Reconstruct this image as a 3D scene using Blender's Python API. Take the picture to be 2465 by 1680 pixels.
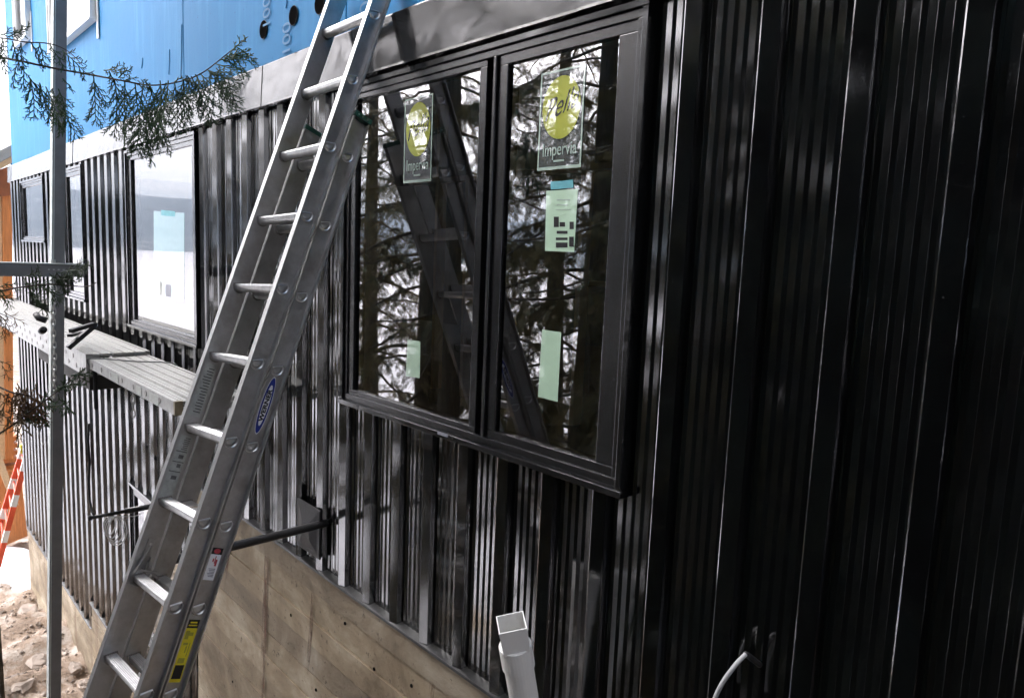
import bpy, math, random
import numpy as np
from mathutils import Matrix, Vector
random.seed(7); RNG = np.random.default_rng(7)
sc = bpy.context.scene
for o in list(bpy.data.objects): bpy.data.objects.remove(o, do_unlink=True)
COL = sc.collection
R_ = math.radians
# ------------------------------------------------------------------ camera
D = 2.217                                   # camera stands 2.2 m out from the cladding plane y = 0; z = 0 is eye level
CAM = np.array([0.0, -D, 0.0])
RIGHT = np.array([0.67916468, 0.73288978, 0.04009873])
UP = np.array([-0.11802205, 0.05512333, 0.99147981])
FWD = np.array([-0.72443504, 0.6781106, -0.12393498])
cam_d = bpy.data.cameras.new('camera'); cam = bpy.data.objects.new('camera', cam_d); COL.objects.link(cam)
M = Matrix.Identity(4)
for i in range(3):
    M[i][0], M[i][1], M[i][2], M[i][3] = RIGHT[i], UP[i], -FWD[i], CAM[i]
cam.matrix_world = M
cam_d.sensor_width = 36; cam_d.lens = 36 * 1720 / 2465; cam_d.clip_start = 0.05; cam_d.clip_end = 20000
sc.camera = cam
# ------------------------------------------------------------------ sky, sun, exposure
SUN_EL, SUN_AZ = 42.0, 232.0                # compass degrees measured from +Y clockwise (sun over the lake, left of the house)
w = bpy.data.worlds.new('World'); sc.world = w; w.use_nodes = True
nt = w.node_tree; nt.nodes.clear()
sky = nt.nodes.new('ShaderNodeTexSky'); sky.sky_type = 'NISHITA'; sky.sun_disc = False
sky.sun_elevation = R_(SUN_EL); sky.sun_rotation = R_(SUN_AZ); sky.air_density = 1.0; sky.dust_density = 4.0; sky.ozone_density = 1.0
hs = nt.nodes.new('ShaderNodeHueSaturation'); hs.inputs['Saturation'].default_value = 0.14
bg = nt.nodes.new('ShaderNodeBackground'); bg.inputs['Strength'].default_value = 0.14
wo = nt.nodes.new('ShaderNodeOutputWorld')
nt.links.new(sky.outputs[0], hs.inputs['Color']); tint = nt.nodes.new('ShaderNodeMix'); tint.data_type = 'RGBA'; tint.blend_type = 'MULTIPLY'; tint.inputs[0].default_value = 1; tint.inputs[7].default_value = (1, .965, 1, 1)
nt.links.new(hs.outputs[0], tint.inputs[6]); nt.links.new(tint.outputs[2], bg.inputs[0]); nt.links.new(bg.outputs[0], wo.inputs[0])
sl = bpy.data.lights.new('sun', 'SUN'); sl.energy = 0.5; sl.angle = R_(40); sl.color = (1, 0.96, 0.9)
so = bpy.data.objects.new('sun', sl); COL.objects.link(so)
sd = Vector((math.sin(R_(SUN_AZ)) * math.cos(R_(SUN_EL)), math.cos(R_(SUN_AZ)) * math.cos(R_(SUN_EL)), math.sin(R_(SUN_EL))))
so.rotation_euler = sd.to_track_quat('Z', 'Y').to_euler(); so.location = (0, 0, 30)
vs = sc.view_settings; vs.view_transform = 'Standard'; vs.look = 'None'; vs.gamma = 1; vs.use_curve_mapping = False
vs.exposure = 2.15
sc.render.engine = 'CYCLES'
sc.cycles.use_adaptive_sampling = True; sc.cycles.adaptive_threshold = .04
sc.cycles.max_bounces = 5; sc.cycles.transparent_max_bounces = 8; sc.cycles.diffuse_bounces = 2; sc.cycles.glossy_bounces = 4; sc.cycles.volume_bounces = 0

# ------------------------------------------------------------------ photo geometry helpers (calibrated rays, 2465 x 1680)
def ray(px, py):
    return FWD * 1720 + RIGHT * (px - 1232.5) - UP * (py - 840)
def at_y(px, py, y):
    r = ray(px, py); return CAM + r * ((y + D) / r[1])
def at_x(px, py, x):
    r = ray(px, py); return CAM + r * (x / r[0])
def at_z(px, py, z):
    r = ray(px, py); return CAM + r * (z / r[2])
def at_d(px, py, d):
    r = ray(px, py); return CAM + r * (d / 1720)
def in_view(P, margin=60):
    q = np.asarray(P) - CAM
    z = q @ FWD
    x = 1232.5 + 1720 * (q @ RIGHT) / np.maximum(z, 1e-3); y = 840 - 1720 * (q @ UP) / np.maximum(z, 1e-3)
    return (z > 0.05) & (x > -margin) & (x < 2465 + margin) & (y > -margin) & (y < 1680 + margin)
def nrm(v):
    v = np.asarray(v, float); return v / np.linalg.norm(v)

# ------------------------------------------------------------------ materials
class NT:
    def __init__(s, name):
        s.m = bpy.data.materials.new(name); s.m.use_nodes = True; s.t = s.m.node_tree; s.t.nodes.clear()
        s.out = s.n('ShaderNodeOutputMaterial')
    def n(s, t, **k):
        x = s.t.nodes.new(t)
        for a, b in k.items(): setattr(x, a, b)
        return x
    def l(s, a, b): s.t.links.new(a, b)
    def coord(s, scale=(1, 1, 1), which='Object'):
        tc = s.n('ShaderNodeTexCoord'); mp = s.n('ShaderNodeMapping'); mp.inputs['Scale'].default_value = scale
        s.l(tc.outputs[which], mp.inputs[0]); return mp.outputs[0]
    def wcoord(s, scale=(1, 1, 1)):
        g = s.n('ShaderNodeNewGeometry'); mp = s.n('ShaderNodeMapping'); mp.inputs['Scale'].default_value = scale
        s.l(g.outputs['Position'], mp.inputs[0]); return mp.outputs[0]
    def noise(s, vec, scale, detail=4, rough=0.55, dist=0):
        x = s.n('ShaderNodeTexNoise'); x.inputs['Scale'].default_value = scale; x.inputs['Detail'].default_value = detail
        x.inputs['Roughness'].default_value = rough; x.inputs['Distortion'].default_value = dist; s.l(vec, x.inputs['Vector']); return x.outputs[0]
    def ramp(s, fac, stops):
        x = s.n('ShaderNodeValToRGB'); e = x.color_ramp.elements
        while len(e) < len(stops): e.new(0.5)
        for q, (p, c) in zip(e, stops): q.position = p; q.color = (*c, 1) if len(c) == 3 else c
        s.l(fac, x.inputs[0]); return x.outputs[0]
    def mix(s, fac, a, b, mode='MIX'):
        x = s.n('ShaderNodeMix', data_type='RGBA', blend_type=mode)
        for sock, v in ((x.inputs[0], fac), (x.inputs[6], a), (x.inputs[7], b)):
            if hasattr(v, 'links') or hasattr(v, 'is_linked'): s.l(v, sock)
            elif isinstance(v, (int, float)): sock.default_value = v
            else: sock.default_value = (*v, 1)
        return x.outputs[2]
    def bump(s, h, strength=0.3, dist=0.01):
        x = s.n('ShaderNodeBump'); x.inputs['Strength'].default_value = strength; x.inputs['Distance'].default_value = dist
        s.l(h, x.inputs['Height']); return x.outputs[0]
    def bsdf(s, color=(.5, .5, .5), rough=.5, metal=0, normal=None, ior=1.5, coat=0):
        b = s.n('ShaderNodeBsdfPrincipled')
        for sock, v in ((b.inputs['Base Color'], color), (b.inputs['Roughness'], rough)):
            if hasattr(v, 'is_linked'): s.l(v, sock)
            elif isinstance(v, (int, float)): sock.default_value = v
            else: sock.default_value = (*v, 1)
        b.inputs['Metallic'].default_value = metal; b.inputs['IOR'].default_value = ior; b.inputs['Coat Weight'].default_value = coat
        if normal is not None: s.l(normal, b.inputs['Normal'])
        s.l(b.outputs[0], s.out.inputs[0]); s.b = b; return s.m
def rough_map(t, vec, scale, lo, hi):
    n = t.noise(vec, scale, 3); x = t.n('ShaderNodeMapRange'); x.inputs['To Min'].default_value = lo; x.inputs['To Max'].default_value = hi
    x.inputs['From Min'].default_value = .3; x.inputs['From Max'].default_value = .7; t.l(n, x.inputs[0]); return x.outputs[0]

t = NT('black_painted_steel'); v = t.coord((1, 1, .12)); v2 = t.coord((1, 1, 1))
dust = t.ramp(t.noise(v2, 130, 1, .4), [(.815, (0, 0, 0)), (.84, (1, 1, 1))])
STEEL = t.bsdf(t.mix(dust, (.0028, .003, .0034), (.10, .10, .10)), rough_map(t, v, 6, .07, .12), 0, t.bump(t.noise(v, 3, 2, .5), .03, .004), 2.55)
t = NT('black_flashing'); v = t.coord((1, 1, 1.5))
FLASH = t.bsdf(t.ramp(t.noise(v, 30, 3), [(.3, (.004, .0045, .005)), (.8, (.009, .0095, .01))]), rough_map(t, v, 5, .08, .22), 0, t.bump(t.noise(v, 2.6, 2, .5, .4), .45, .012), 1.55)
t = NT('black_window_frame'); v = t.coord()
FRAME = t.bsdf(t.ramp(t.noise(v, 60, 3), [(.35, (.006, .0065, .0075)), (.75, (.013, .0135, .0145))]), .24, 0, t.bump(t.noise(v, 400, 2), .05, .002), 1.65)
t = NT('window_glass')
tr = t.n('ShaderNodeBsdfTransparent'); tr.inputs[0].default_value = (.80, .86, .83, 1)
gl = t.n('ShaderNodeBsdfGlossy'); gl.inputs['Roughness'].default_value = 0.0; gl.inputs[0].default_value = (1, 1, 1, 1)
fr = t.n('ShaderNodeFresnel'); fr.inputs[0].default_value = 3.3
v = t.coord(); t.l(t.bump(t.noise(v, .9, 1), .012, .004), gl.inputs['Normal'])
mx = t.n('ShaderNodeMixShader'); t.l(fr.outputs[0], mx.inputs[0]); t.l(tr.outputs[0], mx.inputs[1]); t.l(gl.outputs[0], mx.inputs[2]); t.l(mx.outputs[0], t.out.inputs[0])
GLASS = t.m
def plain(name, c, rough=.5, metal=0, var=.25, scale=20, bump=.1, bscale=80, ior=1.5, stretch=(1, 1, 1)):
    t = NT(name); v = t.coord(stretch); c = np.array(c)
    col = t.ramp(t.noise(v, scale, 5, .6), [(.25, tuple(c * (1 - var))), (.75, tuple(np.minimum(c * (1 + var), 1)))])
    return t.bsdf(col, rough, metal, t.bump(t.noise(v, bscale, 4), bump, .004), ior)
t = NT('weathered_aluminium'); v = t.coord((1, 1, 1)); v3 = t.coord((40, 40, 1.2))
col = t.mix(t.ramp(t.noise(v, 7, 5, .65), [(.42, (0, 0, 0)), (.72, (1, 1, 1))]), (.48, .48, .48), (.30, .275, .24))
col = t.mix(.30, col, t.ramp(t.noise(v, 22, 5, .7), [(.3, (.30, .30, .30)), (.7, (.56, .56, .56))]))
ALU = t.bsdf(col, rough_map(t, v, 9, .34, .55), 1, t.bump(t.noise(v, 60, 3), .10, .002))
ALU_BRIGHT = plain('worn_bright_aluminium', (.72, .72, .72), .3, 1, .18, 30, .1, 120)
ALU_DARK = plain('grimy_aluminium', (.26, .25, .24), .5, 1, .3, 40)
ALU_EDGE = plain('rail_edge_aluminium', (.36, .365, .36), .45, 1, .1, 14, .05, 90)
PLANK = plain('plank_aluminium', (.34, .34, .325), .48, .85, .22, 16, .15, 60)
POLE = plain('pole_aluminium', (.20, .205, .21), .55, .6, .15, 9, .1, 60)
POLE_L = plain('pole_lit_tone', (.62, .66, .63), .55, .4, .1, 9, .1, 60)  # lighter copy of the pole metal, daylight on its outward face put into the colour
BLKMET = plain('black_iron', (.008, .008, .009), .55, 0, .4, 30, .3, 90)
BLKPIPE = plain('black_plastic_pipe', (.02, .02, .021), .3, 0, .5, 18, .25, 50)
CHAIN = plain('zinc_chain', (.55, .55, .53), .4, 1, .2, 30)
TANCAP = plain('tan_end_cap', (.24, .20, .13), .6)
GALV = plain('dull_galvanised', (.11, .11, .11), .4, 1, .2, 20)
PVC = plain('white_pvc', (.90, .90, .88), .38, 0, .05, 6, .03, 40)
GREEN_CAP = plain('green_plastic_cap', (.01, .07, .05), .45)
GREYCABLE = plain('grey_cable_sheath', (.42, .43, .44), .4, 0, .15, 30)
YCORD = plain('yellow_cord', (.75, .5, .05), .5)
WHITEV = plain('white_vinyl', (.78, .79, .78), .4, 0, .05, 5)
TIMBER = plain('orange_stained_timber', (.55, .20, .055), .55, 0, .25, 6, .2, 30, stretch=(6, 6, .6))
TIMBER_D = plain('dark_stained_timber', (.24, .075, .025), .55, 0, .25, 6, .2, 30)
LUMBER = plain('fresh_lumber', (.62, .45, .27), .6, 0, .2, 8, .2, 40, stretch=(1, 6, 6))
STUD = plain('stud_lumber', (.30, .17, .09), .65, 0, .3, 8, .2, 40, stretch=(6, 6, .6))
ROOFM = plain('grey_roofing', (.33, .34, .33), .6, .3, .1)
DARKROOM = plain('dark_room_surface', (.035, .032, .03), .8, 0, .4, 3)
RED = plain('red_orange_rail', (.72, .09, .03), .45, 0, .1)
WHITEP = plain('white_rail_band', (.78, .77, .74), .45, 0, .08)
YELLOW = plain('yellow_label', (.74, .62, .02), .45, 0, .06)
YELLOW_D = plain('yellow_label_print', (.36, .33, .04), .5)
BLUE_L = plain('blue_label', (.010, .028, .24), .35, 0, .08)
WHITE_L = plain('white_label', (.84, .85, .88), .35, 0, .05)
BLACK_L = plain('black_label_print', (.008, .008, .01), .4)
RED_L = plain('red_label_print', (.45, .04, .06), .4)
GREY_L = plain('grey_label_print', (.27, .28, .33), .5, 0, .25, 60)
FADED = plain('faded_label', (.40, .42, .40), .6, 0, .25, 40)
FADED_D = plain('faded_label_print', (.10, .10, .10), .6, 0, .3, 60)
def sticker(name, c, ci=2.2):
    m = plain(name, c, .5, 0, .06, 14); b = [n for n in m.node_tree.nodes if n.type == 'BSDF_PRINCIPLED'][0]
    b.inputs['Coat Weight'].default_value = 1; b.inputs['Coat IOR'].default_value = ci; b.inputs['Coat Roughness'].default_value = .01; return m
LIME = sticker('lime_sticker', (.40, .44, .02), 2.9); FILM = sticker('dark_sticker_film', (.02, .032, .036), 3.1); MINT = sticker('pale_mint_paper', (.44, .63, .47), 1.8); MINTL = sticker('pale_print', (.40, .52, .45), 2.6); SCRIPT = sticker('black_script', (.01, .012, .01), 2.9)
CYANP = sticker('pale_cyan_sticker', (.22, .40, .42), 2.4)
TAPE = plain('blue_tape', (.10, .36, .42), .6)
ROCK = plain('grey_rock', (.30, .25, .21), .85, 0, .4, 5, .6, 14)
RUBBER = plain('black_rubber', (.012, .012, .012), .7)
WIRE = plain('white_wire', (.7, .69, .68), .4)
TARP = plain('blue_tarp', (.16, .26, .42), .5)
HOLE = plain('dark_hole', (.003, .003, .003), 1.0, ior=1.05)
CHALK = plain('chalk_mark', (.09, .23, .40), .8)

t = NT('blue_membrane'); v = t.coord((1, 1, .10)); v2 = t.coord((1, 1, 1))
col = t.mix(t.ramp(t.noise(v, 7, 4, .6), [(.5, (0, 0, 0)), (.8, (1, 1, 1))]), (.011, .175, .40), (.035, .25, .49))
col = t.mix(t.ramp(t.noise(v2, 40, 2), [(.70, (0, 0, 0)), (.76, (1, 1, 1))]), col, (.006, .08, .2))
BLUE = t.bsdf(col, .6, 0, t.bump(t.noise(v2, 5, 4), .3, .01), 1.25)
t = NT('board_formed_concrete'); v = t.wcoord((.7, 1, 1)); v2 = t.wcoord((1, 1, 1)); v3 = t.wcoord((3.5, 1, .16))
col = t.ramp(t.noise(v, 2.2, 6, .65, .5), [(.32, (.155, .115, .072)), (.5, (.31, .25, .17)), (.66, (.49, .43, .33))])
rust = t.ramp(t.noise(v3, 1.0, 3, .5), [(.58, (0, 0, 0)), (.72, (.75, .75, .75))])
col = t.mix(rust, col, (.18, .115, .072))
pits = t.ramp(t.noise(v2, 28, 4, .7), [(.30, (1, 1, 1)), (.38, (0, 0, 0))])
col = t.mix(pits, col, (.10, .08, .055))
oi = t.n('ShaderNodeObjectInfo'); col = t.mix(1.0, col, t.ramp(oi.outputs['Random'], [(0, (.80, .80, .82)), (1, (1.06, 1.04, 1.0))]), 'MULTIPLY')
grain = t.ramp(t.noise(t.wcoord((.12, 1, 9)), 6, 6, .7), [(.35, (.72, .70, .66)), (.6, (1, 1, 1))])
col = t.mix(.10, col, grain, 'MULTIPLY')
seam = t.ramp(t.noise(t.wcoord((.02, 1, 2.2)), 2.4, 2, .3), [(.46, (1, 1, 1)), (.49, (.72, .7, .68)), (.52, (1, 1, 1))])
col = t.mix(.25, col, seam, 'MULTIPLY')
CONC = t.bsdf(col, .8, 0, t.bump(t.noise(v2, 22, 6, .7), .45, .012))
t = NT('rust_streak'); v = t.wcoord((3, 1, .6)); tc = t.n('ShaderNodeTexCoord'); sx = t.n('ShaderNodeSeparateXYZ'); t.l(tc.outputs['Generated'], sx.inputs[0])
mm_ = t.ramp(sx.outputs[0], [(.05, (0, 0, 0)), (.45, (1, 1, 1)), (.60, (1, 1, 1)), (.95, (0, 0, 0))]); nn_ = t.ramp(t.noise(v, 9, 6, .7), [(.35, (0, 0, 0)), (.62, (1, 1, 1))])
mk = t.mix(1.0, mm_, nn_, 'MULTIPLY'); t.bsdf((.15, .075, .045), .85)
trn = t.n('ShaderNodeBsdfTransparent'); mx = t.n('ShaderNodeMixShader'); t.l(mk, mx.inputs[0]); t.l(trn.outputs[0], mx.inputs[1]); t.l(t.b.outputs[0], mx.inputs[2]); t.l(mx.outputs[0], t.out.inputs[0]); RUST = t.m
t = NT('dirt_and_snow'); v = t.coord((1, 1, 1)); g = t.n('ShaderNodeNewGeometry'); sx = t.n('ShaderNodeSeparateXYZ'); t.l(g.outputs['Position'], sx.inputs[0])
dirt = t.ramp(t.noise(v, 2.2, 8, .7), [(.3, (.14, .10, .07)), (.48, (.36, .27, .20)), (.64, (.62, .56, .50))])
mr = t.n('ShaderNodeMapRange'); mr.inputs['From Min'].default_value = -1.3; mr.inputs['From Max'].default_value = -3.6; mr.inputs['To Min'].default_value = -.28; mr.inputs['To Max'].default_value = .75
t.l(sx.outputs[1], mr.inputs[0]); ad = t.n('ShaderNodeMath', operation='ADD'); t.l(mr.outputs[0], ad.inputs[0]); t.l(t.noise(v, .9, 5, .6), ad.inputs[1])
snowf = t.ramp(ad.outputs[0], [(.50, (0, 0, 0)), (.58, (1, 1, 1))])
GROUND = t.bsdf(t.mix(snowf, dirt, (.80, .80, .83)), .85, 0, t.bump(t.noise(v, 7, 8, .75), .9, .06))
t = NT('snow'); v = t.coord()
SNOW = t.bsdf(t.ramp(t.noise(v, .05, 5), [(.3, (.74, .73, .77)), (.7, (.84, .83, .86))]), .7, 0, t.bump(t.noise(v, 3, 5), .25, .05))
t = NT('snow_lake'); v = t.coord()
LAKE = t.bsdf(t.ramp(t.noise(v, .004, 5), [(.3, (.76, .75, .79)), (.7, (.85, .84, .87))]), .7)
t = NT('forested_hill'); v = t.coord()
HILL = t.bsdf(t.ramp(t.noise(v, .012, 6, .65), [(.40, (.08, .10, .115)), (.58, (.16, .18, .20)), (.68, (.60, .61, .64))]), .9)
t = NT('cedar_bark'); v = t.coord((6, 6, .7))
BARK = t.bsdf(t.ramp(t.noise(v, 5, 7, .7), [(.3, (.06, .045, .03)), (.55, (.17, .135, .09)), (.75, (.26, .24, .15))]), .9, 0, t.bump(t.noise(v, 5, 6, .7), 1, .03))
def leafmat(name, a, b, thin=True):
    t = NT(name); v = t.coord(); g = t.n('ShaderNodeNewGeometry')
    col = t.ramp(t.noise(v, 2.5, 3), [(.3, a), (.7, b)])
    m = t.bsdf(col, .6)
    if not thin: return m
    t.b.inputs['Transmission Weight'].default_value = 0
    tl = t.n('ShaderNodeBsdfTranslucent'); t.l(col, tl.inputs[0]); mx = t.n('ShaderNodeMixShader'); mx.inputs[0].default_value = .25
    t.l(t.b.outputs[0], mx.inputs[1]); t.l(tl.outputs[0], mx.inputs[2]); t.l(mx.outputs[0], t.out.inputs[0]); return t.m
LEAF = leafmat('cedar_foliage', (.07, .08, .024), (.27, .20, .08), False)
LEAF_G = leafmat('green_cedar_spray', (.02, .04, .014), (.05, .085, .026))
LEAF_B = leafmat('browned_cedar_spray', (.14, .055, .02), (.09, .08, .03))
LEAF_D = leafmat('dark_cedar_spray', (.011, .02, .010), (.025, .036, .017), False)
LEAF_N = leafmat('near_cedar_spray', (.018, .05, .018), (.05, .105, .036))
TWIG = plain('twig_bark', (.035, .022, .015), .8)

# ------------------------------------------------------------------ mesh helpers
def props(o, label=None, cat=None, group=None, kind=None):
    if label: o['label'] = label
    if cat: o['category'] = cat
    if group: o['group'] = group
    if kind: o['kind'] = kind
    return o
def empty(name, loc=(0, 0, 0), label=None, cat=None, group=None, parent=None):
    o = bpy.data.objects.new(name, None); o.empty_display_size = .2; COL.objects.link(o); o.location = loc
    if parent is not None: adopt(o, parent)
    return props(o, label, cat, group)
WM = {}
def world_of(o):
    m = Matrix.LocRotScale(o.location, o.rotation_euler, o.scale)
    return (world_of(o.parent) @ o.matrix_parent_inverse @ m) if o.parent else m
def adopt(o, p):
    o.parent = p; o.matrix_parent_inverse = world_of(p).inverted()
class MB:
    def __init__(s): s.v = []; s.f = []; s.m = []; s.k = 0
    def add(s, verts, faces, mi=0):
        b = len(s.v); s.v += [tuple(map(float, x)) for x in verts]
        s.f += [tuple(b + i for i in q) for q in faces]; s.m += [mi] * len(faces); return s
    def box(s, lo, hi, mi=0):
        (a, b, c), (d, e, f) = lo, hi
        return s.add([(a, b, c), (d, b, c), (d, e, c), (a, e, c), (a, b, f), (d, b, f), (d, e, f), (a, e, f)],
                     [(0, 3, 2, 1), (4, 5, 6, 7), (0, 1, 5, 4), (1, 2, 6, 5), (2, 3, 7, 6), (3, 0, 4, 7)], mi)
    def obox(s, c, ax, ay, az, mi=0):        # centre and three half-axis vectors
        c, ax, ay, az = map(np.asarray, (c, ax, ay, az)); q = []
        for k in (-1, 1):
            for (i, j) in ((-1, -1), (1, -1), (1, 1), (-1, 1)): q.append(c + ax * i + ay * j + az * k)
        return s.add(q, [(0, 3, 2, 1), (4, 5, 6, 7), (0, 1, 5, 4), (1, 2, 6, 5), (2, 3, 7, 6), (3, 0, 4, 7)], mi)
    def tube(s, pts, rad, n=8, mi=0, caps=True, ref=None):
        pts = [np.asarray(p, float) for p in pts]; N = len(pts)
        if np.isscalar(rad): rad = [rad] * N
        rings = []; a = None
        for i, p in enumerate(pts):
            d = nrm(pts[min(i + 1, N - 1)] - pts[max(i - 1, 0)])
            if a is None:
                a = np.array([0, 0, 1.]) if abs(d[2]) < .9 else np.array([1., 0, 0])
            a = nrm(a - d * (a @ d)); b = np.cross(d, a)
            rings.append([p + rad[i] * (a * math.cos(2 * math.pi * k / n) + b * math.sin(2 * math.pi * k / n)) for k in range(n)])
        V = [x for r in rings for x in r]; F = []
        for i in range(N - 1):
            for k in range(n):
                F.append((i * n + k, i * n + (k + 1) % n, (i + 1) * n + (k + 1) % n, (i + 1) * n + k))
        if caps: F += [tuple(range(n - 1, -1, -1)), tuple((N - 1) * n + k for k in range(n))]
        return s.add(V, F, mi)
    def prism(s, prof, o, ax, ay, az, length, mi=0, caps=True):   # 2-D closed profile in (ax, ay), pushed along az
        o, ax, ay, az = map(np.asarray, (o, ax, ay, az)); n = len(prof)
        V = [o + ax * x + ay * y for x, y in prof] + [o + ax * x + ay * y + az * length for x, y in prof]
        F = [(i, (i + 1) % n, n + (i + 1) % n, n + i) for i in range(n)]
        if caps: F += [tuple(range(n - 1, -1, -1)), tuple(range(n, 2 * n))]
        return s.add(V, F, mi)
    def build(s, name, mat, parent=None, smooth=False, label=None, cat=None, group=None, kind=None, bevel=0, origin=None):
        V = np.array(s.v)
        if origin is None: origin = (V.min(0) + V.max(0)) / 2
        origin = np.asarray(origin, float)
        me = bpy.data.meshes.new(name); me.from_pydata([tuple(x) for x in V - origin], [], s.f)
        for mm in (mat if isinstance(mat, (list, tuple)) else [mat]): me.materials.append(mm)
        if any(s.m): me.polygons.foreach_set('material_index', s.m)
        if smooth: me.polygons.foreach_set('use_smooth', [True] * len(me.polygons))
        me.update(); o = bpy.data.objects.new(name, me); COL.objects.link(o); o.location = origin
        if parent is not None: adopt(o, parent)
        if bevel:
            b = o.modifiers.new('bevel', 'BEVEL'); b.width = bevel; b.segments = 2; b.limit_method = 'ANGLE'
        return props(o, label, cat, group, kind)
def np_mesh(name, V, F, mats, parent=None, mi=None, **k):
    V = np.asarray(V, np.float32); F = np.asarray(F, np.int32); n = F.shape[1]
    org = V.mean(0); V = V - org
    me = bpy.data.meshes.new(name); me.vertices.add(len(V)); me.vertices.foreach_set('co', V.ravel())
    me.loops.add(F.size); me.loops.foreach_set('vertex_index', F.ravel())
    me.polygons.add(len(F)); me.polygons.foreach_set('loop_start', np.arange(0, F.size, n, dtype=np.int32))
    for m in mats: me.materials.append(m)
    if mi is not None: me.polygons.foreach_set('material_index', np.asarray(mi, np.int32))
    me.update(calc_edges=True); me.validate()
    o = bpy.data.objects.new(name, me); COL.objects.link(o); o.location = tuple(map(float, org))
    if parent is not None: adopt(o, parent)
    return props(o, **k)
def text(name, body, size, o, ax, ay, mat, parent, sx=1, shear=0, align='CENTER', extrude=.0004, bold=0):
    cu = bpy.data.curves.new('t', 'FONT'); cu.body = body; cu.size = size; cu.align_x = align; cu.align_y = 'CENTER'; cu.shear = shear; cu.extrude = extrude; cu.offset = bold
    ob = bpy.data.objects.new('t', cu); COL.objects.link(ob)
    me = bpy.data.meshes.new_from_object(ob.evaluated_get(bpy.context.evaluated_depsgraph_get())); bpy.data.objects.remove(ob)
    ax, ay = nrm(ax), nrm(ay); az = np.cross(ax, ay)
    mm = Matrix.Identity(4)
    for i in range(3): mm[i][0], mm[i][1], mm[i][2] = ax[i] * sx, ay[i], az[i]
    me.transform(mm); me.materials.clear(); me.materials.append(mat); me.name = name
    t = bpy.data.objects.new(name, me); COL.objects.link(t); t.location = tuple(map(float, o))
    if parent is not None: adopt(t, parent)
    return t
XA, YA, ZA = np.eye(3)

# ================================================================== SETTING: ground, lake, hills
def zg(x, y):
    b = np.where(x < -2.9, -4.92 + .12 * (x + 2.9), -4.92 + .04 * (x + 2.9)); b = np.maximum(b, -7.2)
    d = np.clip(-y - 2.6, 0, None)
    return b - 11.0 * (1 - np.exp(-d / 34.0)) - .02 * d
gx = np.unique(np.concatenate([np.linspace(-120, -22, 26), np.linspace(-22, -6, 130), np.linspace(-6, 14, 30), np.linspace(14, 90, 14)]))
gy = np.unique(np.concatenate([np.linspace(-90, -14, 24), np.linspace(-14, -4, 30), np.linspace(-4, .4, 42), np.linspace(.4, 40, 16)]))
GX, GY = np.meshgrid(gx, gy); GZ = zg(GX, GY)
def vnoise(x, y, seed):
    r = np.random.default_rng(seed); o = 0
    for f_, a_ in ((.9, .10), (2.1, .06), (4.7, .035), (9.0, .02)):
        for _ in range(3):
            k = r.normal(size=2) * f_; o = o + a_ * np.sin(k[0] * x + k[1] * y + r.uniform(0, 6.3)) / 1.7
    return o
near = np.exp(-np.clip(np.abs(GX + 12) - 9, 0, None) / 4)
GZ = GZ + vnoise(GX, GY, 3) * (.35 + .65 * near) + RNG.normal(size=GX.shape) * .024 * near
nx_, ny_ = len(gx), len(gy); idx = np.arange(nx_ * ny_).reshape(ny_, nx_)
F = np.stack([idx[:-1, :-1], idx[:-1, 1:], idx[1:, 1:], idx[1:, :-1]], -1).reshape(-1, 4)
g = np_mesh('ground', np.stack([GX, GY, GZ], -1).reshape(-1, 3), F, [GROUND], kind='structure')
g.data.polygons.foreach_set('use_smooth', [True] * len(g.data.polygons))
LZ = -17.5
MB().add([(-9000, -7000, LZ), (7000, -7000, LZ), (7000, 600, LZ), (-9000, 600, LZ)], [(0, 1, 2, 3)]).build('snow_covered_lake', LAKE, kind='structure')
def hill(name, az0, az1, dist, hts, seed):
    r = np.random.default_rng(seed); n = 70; az = np.linspace(R_(az0), R_(az1), n)   # azimuth from -Y towards -X
    hh = np.interp(np.linspace(0, 1, n), np.linspace(0, 1, len(hts)), hts)
    for k in (6, 13, 29, 51): hh = hh + (55 / k ** .8) * np.sin(np.linspace(0, k, n) + r.uniform(0, 6))
    rows = []
    for j, q in enumerate(np.linspace(0, 1, 9)):
        rr = dist + q * 1500; z = LZ - 2 + hh * (math.sin(q * math.pi / 2) ** .8) * (1 + .10 * r.normal(size=n) * (0 < j < 8))
        rows.append(np.stack([-np.sin(az) * rr, -np.cos(az) * rr, z], -1))
    V = np.array(rows).reshape(-1, 3); ii = np.arange(9 * n).reshape(9, n)
    Fq = np.stack([ii[:-1, :-1], ii[:-1, 1:], ii[1:, 1:], ii[1:, :-1]], -1).reshape(-1, 4)
    np_mesh(name, V, Fq, [HILL], kind='structure')
hill('far_hills', -60, 120, 3300, [260, 300, 340, 330, 280, 300, 240, 260, 300, 240, 260], 5)
hill('far_shore', -70, 125, 2500, [70, 60, 85, 95, 70, 80, 60, 90, 70, 80], 9)

t = NT('haze_air'); pv = t.n('ShaderNodeVolumePrincipled'); pv.inputs['Color'].default_value = (.68, .82, 1, 1); pv.inputs['Density'].default_value = 0.0003; pv.inputs['Anisotropy'].default_value = .2
t.l(pv.outputs[0], t.out.inputs['Volume'])
MB().box((-9500, -7500, LZ - 3), (7500, 700, 420)).build('haze', t.m, kind='stuff', label='thin winter haze over the frozen lake', cat='haze')

# ================================================================== HOUSE
house = empty('house', (-6, .1, -4), 'dark house with black ribbed metal cladding, blue membrane above and concrete foundation', 'house')
PER, H, TOPW, SL, ANCH = .29, .046, .062, .008, -2.616
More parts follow.
